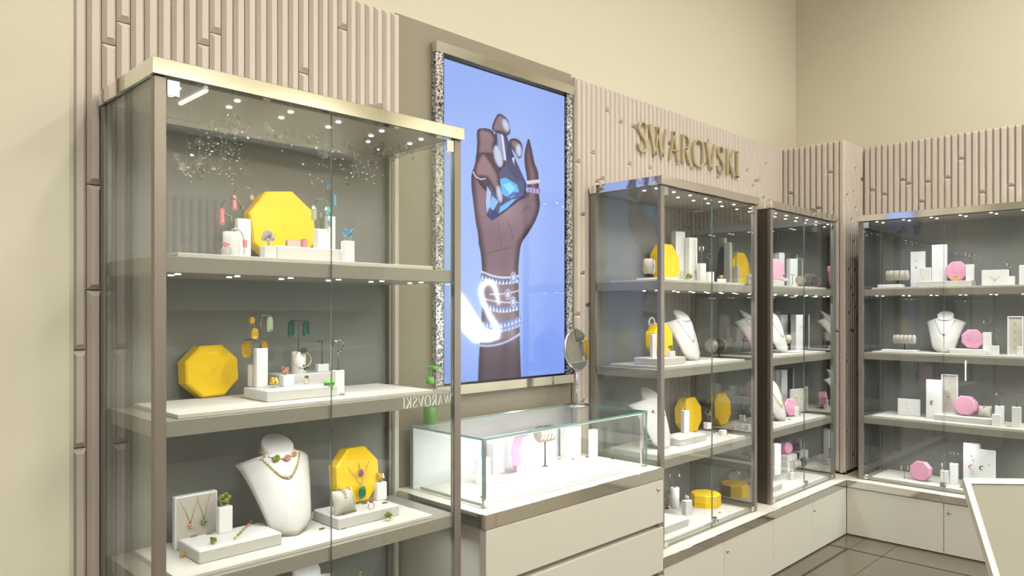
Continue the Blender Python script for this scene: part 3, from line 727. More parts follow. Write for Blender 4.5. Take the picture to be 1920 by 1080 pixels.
def bust(c, s, px, pos, top, label, yaw=None, on=0.0, scale_w=1.0, neckl=True, pend=None):
    z0 = shz(c, s)+on; x, y, t = place(c, px, pos, z0, .055)
    yw = VA[c] if yaw is None else yaw
    H = zof(top, t)-z0; nu, nv = 17, 15; F_ = []; vs = []
    def S(u, v):
        hw = H*(.10+.12*min(1, v/.12)**.6+.22*v)*scale_w
        if v > .94: hw *= 1-.5*(v-.94)
        return Vector((u*hw, H*(-.22+.27*v**1.3)+.24*H*u*u*(.3+.7*v), H*(.86*v-.13*abs(u)**1.7*v**5)))
    g = [[S(-1+2*i/(nu-1), j/(nv-1)) for i in range(nu)] for j in range(nv)]
    th = .009
    vs = [p for r in g for p in r]; N = len(vs)
    nr = []
    for j in range(nv):
        for i in range(nu):
            a = g[j][min(i+1, nu-1)]-g[j][max(i-1, 0)]; b = g[min(j+1, nv-1)][i]-g[max(j-1, 0)][i]; q = a.cross(b); q.normalize(); nr.append(q)
    vb = [p - q*th for p, q in zip(vs, nr)]
    zc = min(min(v.z for v in vs), min(v.z for v in vb)); 
    idx = lambda j, i: j*nu+i
    fs = []
    for j in range(nv-1):
        for i in range(nu-1):
            fs.append((idx(j, i), idx(j, i+1), idx(j+1, i+1), idx(j+1, i))); fs.append((N+idx(j, i), N+idx(j+1, i), N+idx(j+1, i+1), N+idx(j, i+1)))
    bd = [(0, i) for i in range(nu)]+[(j, nu-1) for j in range(1, nv)]+[(nv-1, i) for i in range(nu-2, -1, -1)]+[(j, 0) for j in range(nv-2, 0, -1)]
    for k in range(len(bd)):
        a = idx(*bd[k]); b = idx(*bd[(k+1) % len(bd)]); fs.append((a, b, N+b, N+a))
    mb = MB().add([v - Vector((0, 0, zc)) for v in vs+vb], fs, 0, True)
    # neck: tilted oval tube with a slanted cap
    prm = [(.20, .15, .72, .155, .0), (.178, .148, .80, .165, .10), (.170, .145, .87, .172, .13), (.170, .145, .915, .175, .15), (.155, .13, .928, .175, .15)]
    n_ = 22; nv_ = []
    for rx, ry, zc_, yc, sl in prm:
        for i in range(n_):
            a = 2*math.pi*i/n_; nv_.append((H*rx*math.cos(a)*1.05, H*(yc+ry*math.sin(a)), H*(zc_+sl*.55*math.sin(a))))
    nf = [[(k*n_+i), (k*n_+(i+1) % n_), ((k+1)*n_+(i+1) % n_), ((k+1)*n_+i)] for k in range(len(prm)-1) for i in range(n_)]
    mb.add(nv_, nf, 0, True); o_ = len(mb.v)-n_; mb.f.append([o_+i for i in range(n_)]); mb.m.append(0); mb.sm.append(False)
    e = mb.build('necklace_bust', M_bust, None, (x, y, z0), yw); tag(e, label+', '+shn_c(c, s), 'necklace bust', 'white necklace busts')
    # wire leg at the back
    q = MB().tube([(0, H*.16, H*.60), (0, H*.26, .004), (0, H*.10, .004)], .003).build('rear_leg', M_stand, e)
    return dict(x=x, y=y, z=z0, H=H, S=S, o=e, yaw=yw, t=t)
def worldpt(b, p):
    c_, s_ = math.cos(b['yaw']), math.sin(b['yaw']); return (b['x']+p[0]*c_-p[1]*s_, b['y']+p[0]*s_+p[1]*c_, b['z']+p[2])
def bust_necklace(b, label, drop=.5, neck=.55, gems=(), m=None, r=.0016, links=False, choker=False):
    H = b['H']; pts = []; n_ = 26
    if choker:
        for i in range(30):
            a = 2*math.pi*i/30; pts.append((H*.186*math.cos(a), H*(.165+.163*math.sin(a)), H*(.845+.062*math.sin(a))))
        closed = True
    else:
        for i in range(n_+1):
            u = -1+2*i/n_; v = drop+(.96-drop)*abs(u)**2.2
            p = b['S'](u*.52, v); pts.append((p.x, p.y-.0035, p.z+.002))
        closed = False
    mb = MB()
    if links:
        for i in range(len(pts) if closed else len(pts)):
            p = Vector(pts[i]); mb.ball(p, r*2.0, 0, 6, (1.3, .8, 1))
        mb.tube(pts, r*.7, 5, closed)
    else: mb.tube(pts, r, 5, closed)
    e = mb.build('necklace', m or M_silver, None, (b['x'], b['y'], b['z']), b['yaw']); tag(e, label, 'necklace')
    for k, (fr, gm, sz) in enumerate(gems):
        p = Vector(pts[int(fr*(len(pts)-1))]); q = MB().lathe([(sz*.7, -sz*.45), (sz, 0), (sz*.65, sz*.4)], 8, M=Matrix.Translation(p+Vector((0, -sz*.4, 0))) @ Matrix.Rotation(math.pi/2, 4, 'X'), smooth=False)
        s_ = q.build('gemstone', GEM[gm], e); MB().tube([(p.x+sz*1.05*math.cos(a), p.y-sz*.3, p.z+sz*1.05*math.sin(a)) for a in np.linspace(0, 6.28, 13)[:-1]], sz*.14, 5, True).build('setting', m or M_silver, e)
    return e
def up_dir(yaw): return (math.cos(yaw), math.sin(yaw))
def stand(base, topy, kind, label, half=.02, yaw=None, r=.0021, c=None, name='earring_stand'):
    """thin metal earring stand on a block or board; base = dict with x, y, z, t"""
    h = zof(topy, base['t'])-base['z']; x, y, z = base['x'], base['y'], base['z']
    px, _ = proj(x, y, z); yw = view_az(px)-math.pi/2 if yaw is None else yaw
    e = empty(name, (x, y, z), yw, label, 'jewellery stand', 'thin metal jewellery stands')
    MB().lathe([(.007, 0), (.007, .0012), (r, .0016)], 12).build('foot', M_stand, e)
    if kind == 'bar':
        MB().tube([(0, 0, .0015), (0, 0, h)], r, 6).build('stem', M_stand, e)
        MB().tube([(-half, 0, h), (half, 0, h)], r, 6).build('crossbar', M_stand, e)
        ends = [(-half*.85, h), (half*.85, h)]
    else:
        rad = half; MB().tube([(0, 0, .0015), (0, 0, h-2*rad)], r, 6).build('stem', M_stand, e)
        sg_ = -1 if kind == 'hookl' else 1
        MB().tube([(sg_*(-rad*math.cos(a)+0)*1.0, 0, h-rad-rad*math.sin(-a)) for a in np.linspace(-math.pi*.5, math.pi*.75, 16)] if False else
                  [(sg_*rad*math.sin(a), 0, h-rad-rad*math.cos(a)) for a in np.linspace(0, -math.pi*1.55, 18)], r, 6).build('hook', M_stand, e)
        ends = [(-sg_*rad, h-rad), (sg_*rad*.98, h-rad*.85)]
    W = [(x+ex*math.cos(yw), y+ex*math.sin(yw), z+ez) for ex, ez in ends]
    return dict(e=e, ends=W, yaw=yw)
def earring(pt, gem, shape, label, L=.03, wd=.009, yaw=0.0, group=None, m=None):
    e = empty('earring', pt, yaw, label, 'earring', group)
    MB().tube([(0, 0, .0025), (.002, 0, 0), (0, 0, -.0025), (-.002, 0, 0)], .0006, 5, True).build('hook', m or M_silver, e)
    if shape == 'bag':
        w2 = wd/2; oc = [(-w2, -w2*.5), (-w2*.5, -w2), (w2*.5, -w2), (w2, -w2*.5), (w2, w2*.5), (w2*.5, w2), (-w2*.5, w2), (-w2, w2*.5)]
        k = .6; vs = []
        for zz, sc_ in ((-.003, k), (-.003-w2*.8, 1), (-L+w2*.8, 1), (-L, k)): vs += [(a*sc_, b*sc_*.8, zz) for a, b in oc]
        fs = [[i for i in range(8)], [24+i for i in range(8)][::-1]]+[[q*8+i, q*8+(i+1) % 8, (q+1)*8+(i+1) % 8, (q+1)*8+i] for q in range(3) for i in range(8)]
        MB().add(vs, fs).build('gemstone', GEM[gem], e)
    elif shape == 'round':
        MB().lathe([(wd*.35, -wd*.25), (wd*.5, 0), (wd*.34, wd*.22)], 10, M=Matrix.Translation((0, 0, -L/2-.002)) @ Matrix.Rotation(math.pi/2, 4, 'X') @ Matrix.Diagonal((1, L/wd, 1, 1)), smooth=False).build('gemstone', GEM[gem], e)
    else:
        MB().tube([(.35*L*math.sin(a), 0, -L/2-.002-.5*L*math.cos(a)) for a in np.linspace(0, 6.28, 15)[:-1]], wd*.15, 5, True).build('hoop', m or M_silver, e)
    return e
def ring(x, y, z, gem, label, size=.012, yaw=0.0, m=None, up=True, group='rings'):
    e = empty('ring', (x, y, z), yaw, label, 'ring', group); r = size*.7
    MB().tube([(r*math.cos(a), 0, r+r*math.sin(a)) for a in np.linspace(0, 6.28, 19)[:-1]], .0016, 6, True).build('band', m or M_silver, e)
    k = MB(); c0 = Vector((0, 0, 2*r+size*.25)); k.lathe([(size*.3, -size*.35), (size*.55, 0), (size*.5, size*.15), (size*.3, size*.3)], 8, M=Matrix.Translation(c0), smooth=False)
    k.build('gemstone', GEM[gem], e); return e
def ball_ring(x, y, z, gem, label, size=.014, m=None):
    e = empty('cocktail_ring', (x, y, z), random.uniform(0, 3), label, 'ring', 'rings'); 
    MB().tube([(size*.45*math.cos(a), 0, size*.46+size*.45*math.sin(a)) for a in np.linspace(0, 6.28, 15)[:-1]], .0017, 6, True).build('band', m or M_gold, e)
    k = MB(); rnd = random.Random(hash(label) % 1000)
    for q in range(7):
        a = q*.9; k.ball((size*.42*math.cos(a), size*.3*math.sin(a), size*.9+size*.25*math.sin(q*2.1)), size*.3, 0, 6)
    k.build('stone_cluster', GEM[gem], e); return e
def tags(c, s, lst, on=0.0):
    for px, py in lst:
        z0 = shz(c, s)+(on if not isinstance(on, dict) else on.get((px, py), 0)); x, y, t = place(c, px, py, z0, .004)
        o = MB().prism([(0, 0), (.006, 0), (.0045, .0045), (.0015, .0045)], -.009, .009, M=Matrix(((0, 0, 1, 0), (1, 0, 0, 0), (0, 1, 0, 0), (0, 0, 0, 1)))).build('price_tag', M_tag, None, (x, y, z0+.0002), VA[c])
        tag(o, f'tiny grey metal price tag lying on the {shn[s] if c != 5 else "board"} of the {cn.get(c, "counter showcase")}', 'price tag', f'price tags, {shn_c(c, s)}')
def cushion(c, s, px, wp, hp, pos, label, on=0.0, yaw=0.0):
    z0 = shz(c, s)+on; x, y, t = place(c, px, pos, z0, .025); W = wp*t/FPX/1.05; H = hp*t/FPX; n = 14; vs = []; fs = []
    for j in range(n+1):
        for i in range(n+1):
            u = -1+2*i/n; v = -1+2*j/n; b = (max(0, 1-u*u)**.5)*(max(0, 1-v*v)**.5); pin = 1-.10*(1-abs(v))*(abs(u) > .99)
            vs.append((u*W/2*(1-.07*(1-v*v)), -b*.34*H-.001, H/2+v*H/2*(1-.07*(1-u*u))))
    N = len(vs); vs += [(a, -b, q) for a, b, q in vs]
    for j in range(n):
        for i in range(n):
            a = j*(n+1)+i; fs += [(a, a+1, a+n+2, a+n+1), (N+a, N+a+n+1, N+a+n+2, N+a+1)]
    for i in range(n):
        for a, b in ((i, i+1), (n*(n+1)+i, n*(n+1)+i+1), (i*(n+1), (i+1)*(n+1)), (i*(n+1)+n, (i+1)*(n+1)+n)): fs.append((a, b, N+b, N+a))
    Mx = Matrix.Rotation(-.35, 4, 'X'); mb = MB().add([Mx @ Vector(v) for v in vs], fs, 0, True); zm = min(v[2] for v in mb.v); mb.v = [(a, b, q-zm) for a, b, q in mb.v]
    o = mb.build('bracelet_cushion', M_pad, None, (x, y, z0), yaw); tag(o, label+', '+shn_c(c, s), 'cushion', 'bracelet cushions')
    return dict(x=x, y=y, z=z0, W=W, H=H, yaw=yaw, t=t)
def cushion_bracelet(cu, frac, label, m, r=.0022, gem=None, links=True):
    H = cu['H']; mb = MB(); n = 20; pts = []
    for i in range(n):
        a = 2*math.pi*i/n; p = Matrix.Rotation(-.35, 4, 'X') @ Vector((frac*cu['W'], -math.cos(a)*.30*H-.0, H/2+math.sin(a)*H*.47)); pts.append((p.x, p.y, p.z+.006*0+H*.06))
    if links:
        for p in pts: mb.tube([(p[0]+r*1.6*math.cos(q), p[1], p[2]+r*2.0*math.sin(q)) for q in np.linspace(0, 6.28, 9)[:-1]], r*.55, 4, True)
    else: mb.tube(pts, r*.5, 5, True)
    o = mb.build('bracelet', m, None, (cu['x'], cu['y'], cu['z']), cu['yaw']); tag(o, label, 'bracelet')
    return o
def roll(c, s, px, wp, y0p, y1p, pos, label, on=0.0, yaw=None, nb=4, plate=None, m=None):
    """horizontal bracelet roll on a stem, y0p..y1p = top and bottom of the roll"""
    z0 = shz(c, s)+on; x, y, t = place(c, px, pos, z0, .03); yw = VA[c] if yaw is None else yaw
    rad = (y1p-y0p)*t/FPX/2*.9; beta = view_az(px)+math.pi-(yw-math.pi/2)
    W = max(.03, (wp*t/FPX-2*rad*abs(math.sin(beta)))/max(.25, abs(math.cos(beta)))); zc = zof((y0p+y1p)/2, t)-z0; zc = max(zc, rad+.004)
    e = empty('bracelet_roll', (x, y, z0), yw, label+', '+shn_c(c, s), 'bracelet stand', 'bracelet rolls')
    MB().lathe([(rad*.86, -W/2), (rad, -W/2+rad*.15), (rad, W/2-rad*.15), (rad*.86, W/2)], 20, M=Matrix.Translation((0, 0, zc)) @ Matrix.Rotation(math.pi/2, 4, 'Y')).build('roll', m or M_pad, e)
    MB().tube([(0, 0, .003), (0, 0, zc-rad+.002)], .003, 8).build('stem', M_black, e)
    MB().lathe([(.014, 0), (.014, .002), (.004, .003)], 16).build('foot', M_stand, e)
    for k in range(nb):
        xx = (-.38+.76*k/max(1, nb-1))*W; mb = MB()
        pts = [(0, (rad+.0022)*math.cos(a), zc*0+(rad+.0022)*math.sin(a)) for a in np.linspace(0, 6.28, 21)[:-1]]
        if k % 2: 
            for p in pts: mb.ball(p, .0026, 0, 5)
        mb.tube(pts, .0016 if k % 2 else .0022, 5, True)
        wx, wy = x+xx*math.cos(yw), y+xx*math.sin(yw)
        o = mb.build('bracelet', M_silver if k % 3 else M_gold, None, (wx, wy, z0+zc), yw); tag(o, f'{["leftmost", "second", "third", "fourth", "fifth"][k]} bracelet on the {label.split(" at ")[0].split(" behind ")[0].split(" just ")[0]}, {shn_c(c, s)}', 'bracelet', f'bracelets on the roll, {shn_c(c, s)}')
    return dict(x=x, y=y, z=z0+zc+rad, t=t)
def pad(c, s, px, wp, top, pos, label, on=0.0, face=True, framed=False, yaw=None, th=.018, m=None):
    z0 = shz(c, s)+on; x, y, t = place(c, px, pos, z0, th, .06); yw = VA[c] if yaw is None else yaw
    beta = view_az(px)+math.pi-(yw-math.pi/2); W = max(.02, (wp*t/FPX-th*abs(math.sin(beta)))/abs(math.cos(beta))); H = zof(top, t)-z0
    e = empty('necklace_pad', (x, y, z0), yw, label+', '+shn_c(c, s), 'display pad', 'upright display pads')
    MB().cbox(-W/2, W/2, -th/2, th/2, 0, H, .002).build('block', M_white, e)
    iw = .006 if framed else .004
    if framed:
        for a, b, q, w_ in ((-W/2, -W/2+iw, 0, H), (W/2-iw, W/2, 0, H), (-W/2+iw, W/2-iw, H-iw, H), (-W/2+iw, W/2-iw, 0, iw)):
            MB().cbox(a+.0002, b-.0002, -th/2-.012, -th/2-.0001, q+.0002, w_-.0002, .001).build('frame_side', M_white, e)
    boxm(-W/2+iw+.0004, W/2-iw-.0004, -th/2-.0015, -th/2-.0001, iw+.0004, H-iw-.0004).build('face', m or M_pad, e)
    return dict(x=x, y=y, z=z0, W=W, H=H, yaw=yw, th=th, t=t, front=-th/2-.003)
def pendant(pd, fx, fz, gem, label, m=None, top=.9, spread=.12, size=.008, gold=True):
    m = m or M_gold; y = pd['front']; W, H = pd['W'], pd['H']; zc = fz*H; xc = fx*W
    e = MB().tube([(xc-spread*W, y, top*H), (xc-spread*W*.35, y-.0005, (zc+top*H)/2-.004), (xc, y-.001, zc+size*.6)], .0009, 4).tube([(xc+spread*W, y, top*H), (xc+spread*W*.35, y-.0005, (zc+top*H)/2-.004), (xc, y-.001, zc+size*.6)], .0009, 4).build('necklace', m, None, (pd['x'], pd['y'], pd['z']), pd['yaw'])
    tag(e, label, 'necklace')
    k = MB()
    for q in range(5):
        a = q*1.257; k.ball((xc+size*.55*math.cos(a), y-.003, zc+size*.55*math.sin(a)), size*.45, 0, 6)
    k.build('pendant', GEM[gem], e); return e
def stud(pd, fx, fz, gem, label, r=.0035, crescent=False, m=None):
    y = pd['front']; 
    e = MB(); 
    if crescent: e.tube([(fx*pd['W']+r*2*math.cos(a), y, fz*pd['H']+r*2*math.sin(a)) for a in np.linspace(.8, 5.0, 10)], [r*.3+r*.45*math.sin(math.pi*i/9) for i in range(10)], 6)
    else: e.lathe([(r*.5, -r*.3), (r, 0), (r*.6, r*.5)], 8, M=Matrix.Translation((fx*pd['W'], y+.001, fz*pd['H'])) @ Matrix.Rotation(math.pi/2, 4, 'X'), smooth=False)
    o = e.build('earring', m or GEM[gem], None, (pd['x'], pd['y'], pd['z']), pd['yaw']); tag(o, label, 'earring', 'small earrings shown on blocks'); return o
def face_of(b):            # treat the front of a plain block like a pad
    z0 = b['o'].location.z; return dict(x=b['x'], y=b['y'], z=z0, W=b['w'], H=b['z']-z0, yaw=b['yaw'], front=-b['w']*.4-.002 if 'd' not in b else b['d'])

# ---------------------------------------------------------------- nearest case
# top shelf
R1 = .045
riser(1, 1, 1.075, 1.345, 2.07, 2.19, R1, 'low pale riser under the yellow octagon')
octagon(1, 1, 527, 364, 2.245, 'large yellow octagonal box behind the low riser', on=0, th=.045, yaw=.02, tilt=.05, roll=.12, mark=True)
b = block(1, 1, 434, 31, 435, 2.06, 'round-topped white block below the left pink earring stand', kind='cyl')
s1 = stand(b, 372, 'hook', 'curved earring stand on the round-topped block, top shelf, nearest case', .026)
earring((s1['ends'][0][0], s1['ends'][0][1], s1['ends'][0][2]), 'pink', 'bag', 'long pink crystal earring hanging leftmost on the top shelf', .052, .016, 0, 'pink crystal earrings')
b2 = block(1, 1, 455.5, 29, 410.6, 2.17, 'tall white block left of the yellow octagon', d=.5)
s2 = stand(b2, 349, 'hook', 'highest curved earring stand on the tall block, top shelf, nearest case', .026)
earring(s2['ends'][0], 'pink', 'bag', 'second long pink crystal earring, nearer the yellow octagon', .050, .016, 0, 'pink crystal earrings')
earring(s2['ends'][1], 'peach', 'round', 'pale peach crystal earring left of the yellow octagon', .018, .016, 0)
x, y, t = at_Y(447, 2.035); bb = dict(x=x, y=y, z=shz(1, 1), t=t)
o = MB().tube([(b['x']+.026*math.cos(a), b['y']-.028, b['z']-.012+.05*math.sin(a)-.03) for a in np.linspace(-.5, 2.2, 12)], .002, 6).build('bracelet', M_silver); tag(o, 'slim silver bracelet with pink stones leaning on the round-topped block', 'bracelet')
MB().cbox(b['x']+.020, b['x']+.032, b['y']-.034, b['y']-.026, b['z']-.045, b['z']-.022, .002).build('gemstone', GEM['pink'], o)
ring(*at_Y(424, 2.02)[:2], shz(1, 1), 'pink', 'pink ring lying at the foot of the round-topped block, top shelf', .020)
b = block(1, 1, 503, 29, 462, 2.015, 'small white cube holding the lilac crystal ring')
ball_ring(b['x'], b['y'], b['z'], 'lilac', 'large clear lilac crystal ring on the small cube, top shelf', .034, M_silver)
x, y, t = at_Y(556, 2.10)
o = MB().cbox(-.035, .012, -.008, .008, 0, .022, .002).build('cuff_bracelet', GEM['rose'], None, (x, y, shz(1, 1)+R1)); tag(o, 'pink crystal cuff bracelet lying in front of the yellow octagon', 'bracelet')
MB().cbox(.0125, .034, -.013, .013, 0, .029, .005).build('gemstone', GEM['pink'], o)
b = block(1, 1, 602, 30, 430, 2.12, 'front white block on the riser right of the yellow octagon', on=R1)
s1 = stand(b, 373, 'hook', 'curved stand with mint and teal earrings, top shelf, nearest case', .022)
earring(s1['ends'][0], 'mint', 'bag', 'clear mint baguette earring just right of the yellow octagon', .050, .017)
earring(s1['ends'][1], 'teal', 'round', 'upper round teal crystal earring, top shelf', .032, .022)
x, y, z = s1['ends'][1]; earring((x, y-.012, z-.04), 'teal', 'round', 'lower round teal crystal earring, top shelf', .032, .018)
MB().tube([(0, 0, 0), (0, .012, .04)], .0007, 4).build('link_chain', M_silver, [q for q in COL.objects if q.name.split('.')[0] == 'earring'][-1])
b = block(1, 1, 619, 20, 406, 2.23, 'taller white block behind the blue earrings on the right', d=.9)
s1 = stand(b, 354, 'hookl', 'curved stand carrying blue crystals, rightmost on the top shelf, nearest case', .015)
earring(s1['ends'][0], 'blue', 'bag', 'deep blue baguette earring on the right stand, top shelf', .048, .013)
ball_ring(b['x']-.006, b['y'], zof(356, b['t']), 'blue', 'flat blue crystal at the very top of the right stand', .018, M_silver)
b = block(1, 1, 652, 26, 452, 2.06, 'small white cube at the right end holding a blue ring', on=R1*0+0)
b['z'] = b['z']
ball_ring(b['x'], b['y'], b['z'], 'blue', 'big blue crystal ring at the right end of the top shelf', .030, M_silver)
# second shelf
octagon(1, 2, 392, 649, 738, 'big yellow octagonal box standing alone at the left', th=.052, yaw=.10, tilt=.06, roll=.02, mark=True, sx=1.08)
RA = .034; RB = .062
riser(1, 2, 1.03, 1.270, 2.045, 2.20, RA, 'front pale riser carrying the yellow earrings')
riser(1, 2, 1.17, 1.385, 2.215, 2.33, RB, 'rear pale riser carrying the dark green earrings')
b = block(1, 2, 478.5, 27, 683, 724, 'front white block under the yellow earring stand', on=RA, d=.6)
s1 = stand(b, 637, 'bar', 'lower crossbar stand with two yellow crystals, second shelf, nearest case', .030)
earring(s1['ends'][0], 'amber', 'bag', 'emerald-cut yellow earring hanging lowest on the left', .055, .026, 0, 'yellow crystal earrings')
earring(s1['ends'][1], 'amber', 'round', 'round yellow crystal earring hanging on the lower bar', .038, .027, 0, 'yellow crystal earrings')
b = block(1, 2, 489, 26, 653, 2.165, 'tall white block behind the yellow earrings', on=RA, d=.6)
s1 = stand(b, 592, 'bar', 'upper crossbar stand with yellow crystals, second shelf, nearest case', .030)
earring(s1['ends'][0], 'amber', 'round', 'small round amber earring at the top left end of the bar', .024, .020, 0, 'yellow crystal earrings')
earring(s1['ends'][1], 'mint', 'bag', 'pale yellow baguette earring on the right end of the upper bar', .050, .020, 0, 'yellow crystal earrings')
x, y, z = s1['ends'][0]; earring((x+.006, y-.004, z-.036), 'amber', 'bag', 'middle yellow crystal earring between the two bars', .036, .022, 0, 'yellow crystal earrings')
MB().tube([(0, 0, 0), (-.006, .004, .036)], .0007, 4).build('link_chain', M_gold, [q for q in COL.objects if q.name.split('.')[0] == 'earring'][-1])
b = block(1, 2, 560, 26, 659, 2.24, 'white cylinder under the dark green earrings', on=RB, kind='cyl')
s1 = stand(b, 601, 'bar', 'crossbar stand with two dark green baguettes, second shelf, nearest case', .028)
earring(s1['ends'][0], 'green', 'bag', 'left dark green baguette earring on the crossbar', .054, .021, 0, 'dark green earrings')
earring(s1['ends'][1], 'green', 'bag', 'right dark green baguette earring on the crossbar', .054, .021, 0, 'dark green earrings')
o = MB().tube([(b['x']+.034*math.cos(a), b['y']-.022+.004*math.sin(a), b['z']-.026+.027*math.sin(a)) for a in np.linspace(0, 6.28, 21)[:-1]], .0017, 6, True).build('bangle', M_gold); tag(o, 'thin pale gold bangle leaning on the white cylinder', 'bangle')
MB().ball((b['x']+.004, b['y']-.027, b['z']+.004), .011, 0, 8).build('gemstone', GEM['green'], o)
x, y, t = at_Y(570, 2.228); ball_ring(x, y-.0, shz(1, 2)+RB, 'green', 'faceted dark green cocktail ring at the foot of the cylinder', .024)
b = block(1, 2, 537.5, 28, 703, 2.13, 'small white cube holding a clear gold ring', on=RA)
ball_ring(b['x']-.005, b['y'], b['z'], 'peach', 'gold and clear crystal ring on the small cube, second shelf', .020)
x, y, t = at_z(514, 727, shz(1, 2)+RA); ball_ring(x, y, shz(1, 2)+RA, 'amber', 'yellow crystal cocktail ring at the front of the riser', .024)
x, y, t = at_z(575, 720, shz(1, 2)+RA); ring(x, y, shz(1, 2)+RA, 'green', 'gold ring with dark green stone on the front riser', .014, m=M_gold)
b = block(1, 2, 604, 26, 682, 2.25, 'low white block on the rear riser, right of the cylinder', on=RB, d=.5)
s1 = stand(b, 640, 'bar', 'plain crossbar stand right of the green earrings, second shelf, nearest case', .016)
b = block(1, 2, 634, 24, 694, 2.12, 'white block at the right end below the crystal hoop', d=.7)
s1 = stand(b, 639, 'hookl', 'curved stand with crystal hoop, rightmost on the second shelf, nearest case', .017)
o = MB(); yv = s1['yaw']; 
for a in np.linspace(-1.2, 2.0, 5): o.ball((b['x']+.020*math.cos(a), b['y'], zof(639, b['t'])-.017+.018*math.sin(a)), .0045, 0, 7)
o.tube([(b['x']+.020*math.cos(a), b['y'], zof(639, b['t'])-.017+.018*math.sin(a)) for a in np.linspace(-1.2, 2.0, 12)], .001, 5)
tag(o.build('earring', GEM['clear']), 'curved row of clear round crystals on the rightmost curved stand', 'earring')
x, y, t = at_Y(617, 2.06)
gc = empty('plastic_tub', (x, y, shz(1, 2)), 0, 'small green plastic tub on the second shelf of the nearest case', 'tub')
MB().lathe([(.014, 0), (.017, .042), (.0155, .042), (.013, .003)], 18).build('tub_body', M_liquid, gc); MB().lathe([(.019, .0425), (.019, .048), (.012, .050)], 18).build('lid', M_pump, gc)
tags(1, 2, [(522, 752), (580, 747), (640, 732), (642, 741)]); tags(1, 2, [(497, 722), (545, 720)], RA)
# third shelf
R3 = .037
riser(1, 3, .828, 1.075, 2.04, 2.19, R3, 'pale riser at the left carrying a stone bracelet')
p3 = pad(1, 3, 366, 78, 925, 2.222, 'upright beige pad with two pendants', yaw=0.0, th=.022)
pendant(p3, -.16, .42, 'peach', 'fine gold necklace with flower pendant, left on the beige pad', spread=.2, size=.008, top=.92)
pendant(p3, .16, .44, 'olive', 'fine gold necklace with green clover pendant, right on the beige pad', spread=.16, size=.010, top=.96)
b = block(1, 3, 421, 29, 949, 2.165, 'small white block with a green crystal flower on top', on=R3, d=.5)
ball_ring(b['x'], b['y'], b['z'], 'olive', 'green crystal flower ring on the small block, third shelf', .030)
x, y, t = at_z(400, 1020, shz(1, 3)+R3); ball_ring(x, y, shz(1, 3)+R3-.002, 'olive', 'dark green crystal ring lying on the left riser', .016)
def zline(p0, p1, n, z, lab, gems, m, sz):
    e = empty('bracelet', (p0[0], p0[1], z), 0, lab, 'bracelet'); k = MB()
    pts = [(p0[0]*0+(p1[0]-p0[0])*i/(n-1), (p1[1]-p0[1])*i/(n-1), sz*.5) for i in range(n)]
    k.tube(pts, sz*.22, 5).build('chain', m, e)
    for i, p in enumerate(pts): MB().ball(p, sz*.62, 0, 6, (1, 1, .7)).build('gemstone', GEM[gems[i % len(gems)]], e)
a_ = at_z(441, 1011, shz(1, 3)+R3); b_ = at_z(475, 976, shz(1, 3)+R3)
zline(a_, b_, 8, shz(1, 3)+R3, 'slim bracelet of green, pink and gold stones stretched across the left riser', ['amber', 'olive', 'olive', 'pink', 'peach', 'pink', 'amber', 'olive'], M_gold, .008)
x, y, t = at_z(341, 1046, shz(1, 3)); ball_ring(x, y, shz(1, 3), 'amber', 'small gold flower ring at the left edge of the third shelf', .012)
B = bust(1, 3, 535, 2.155, 821, 'large white necklace bust with two gold necklaces', yaw=.02, scale_w=1.0)
bust_necklace(B, 'gold choker with large green, pink and clear stones on the large bust', choker=True, m=M_gold, r=.0018, links=True, gems=((.70, 'olive', .011), (.80, 'pink', .010), (.60, 'clear', .009), (.90, 'peach', .008)))
bust_necklace(B, 'gold chain necklace with small stones on the large bust', drop=.68, m=M_gold, r=.0018, links=True, gems=((.42, 'clear', .004), (.5, 'clear', .0045), (.58, 'peach', .004)))
riser(1, 3, 1.272, 1.512, 2.045, 2.20, R3, 'pale riser at the right carrying the cushion')
oc = octagon(1, 3, 665, 840.5, 2.185, 'yellow octagonal box hung with gold necklaces', on=R3, th=.05, yaw=.02, tilt=.10, sx=.92)
pd = dict(x=oc['x'], y=oc['y'], z=oc['z'], W=.14, H=.17, yaw=oc['yaw'], front=-.036)
e = MB().tube([(-.055, -.016, .15), (-.02, -.030, .10), (0, -.040, .062)], .0014, 5).tube([(.055, -.016, .15), (.02, -.030, .10), (0, -.040, .062)], .0014, 5).build('necklace', M_gold, None, (oc['x'], oc['y'], oc['z']), 0)
tag(e, 'gold necklace with a green oval pendant hanging over the yellow octagon', 'necklace')
MB().lathe([(.012, -.004), (.0175, 0), (.012, .005)], 12, M=Matrix.Translation((0, -.045, .040)) @ Matrix.Rotation(math.pi/2, 4, 'X') @ Matrix.Diagonal((.8, 1.35, 1, 1)), smooth=False).build('pendant', GEM['emerald'], e)
MB().tube([(.0155*math.cos(a), -.045, .040+.025*math.sin(a)) for a in np.linspace(0, 6.28, 21)[:-1]], .0018, 5, True).build('setting', M_gold, e)
e = MB().tube([(0.004, -.016, .155), (0.004, -.026, .118)], .0012, 5).build('necklace', M_gold, None, (oc['x'], oc['y'], oc['z']), 0); tag(e, 'short gold necklace with a purple oval stone on the yellow octagon', 'necklace')
MB().lathe([(.007, -.003), (.0105, 0), (.007, .004)], 8, M=Matrix.Translation((.004, -.033, .105)) @ Matrix.Rotation(math.pi/2, 4, 'X') @ Matrix.Diagonal((1, 1.3, 1, 1)), smooth=False).build('pendant', GEM['purple'], e)
cu = cushion(1, 3, 649, 50, 46, 2.078, 'grey bracelet cushion in front of the yellow octagon', on=R3, yaw=.05)
cushion_bracelet(cu, -.08, 'chunky gold chain bracelet around the grey cushion', M_gold, .0034)
cushion_bracelet(cu, .28, 'slim gold bracelet at the right of the grey cushion', M_gold, .0022, links=False)
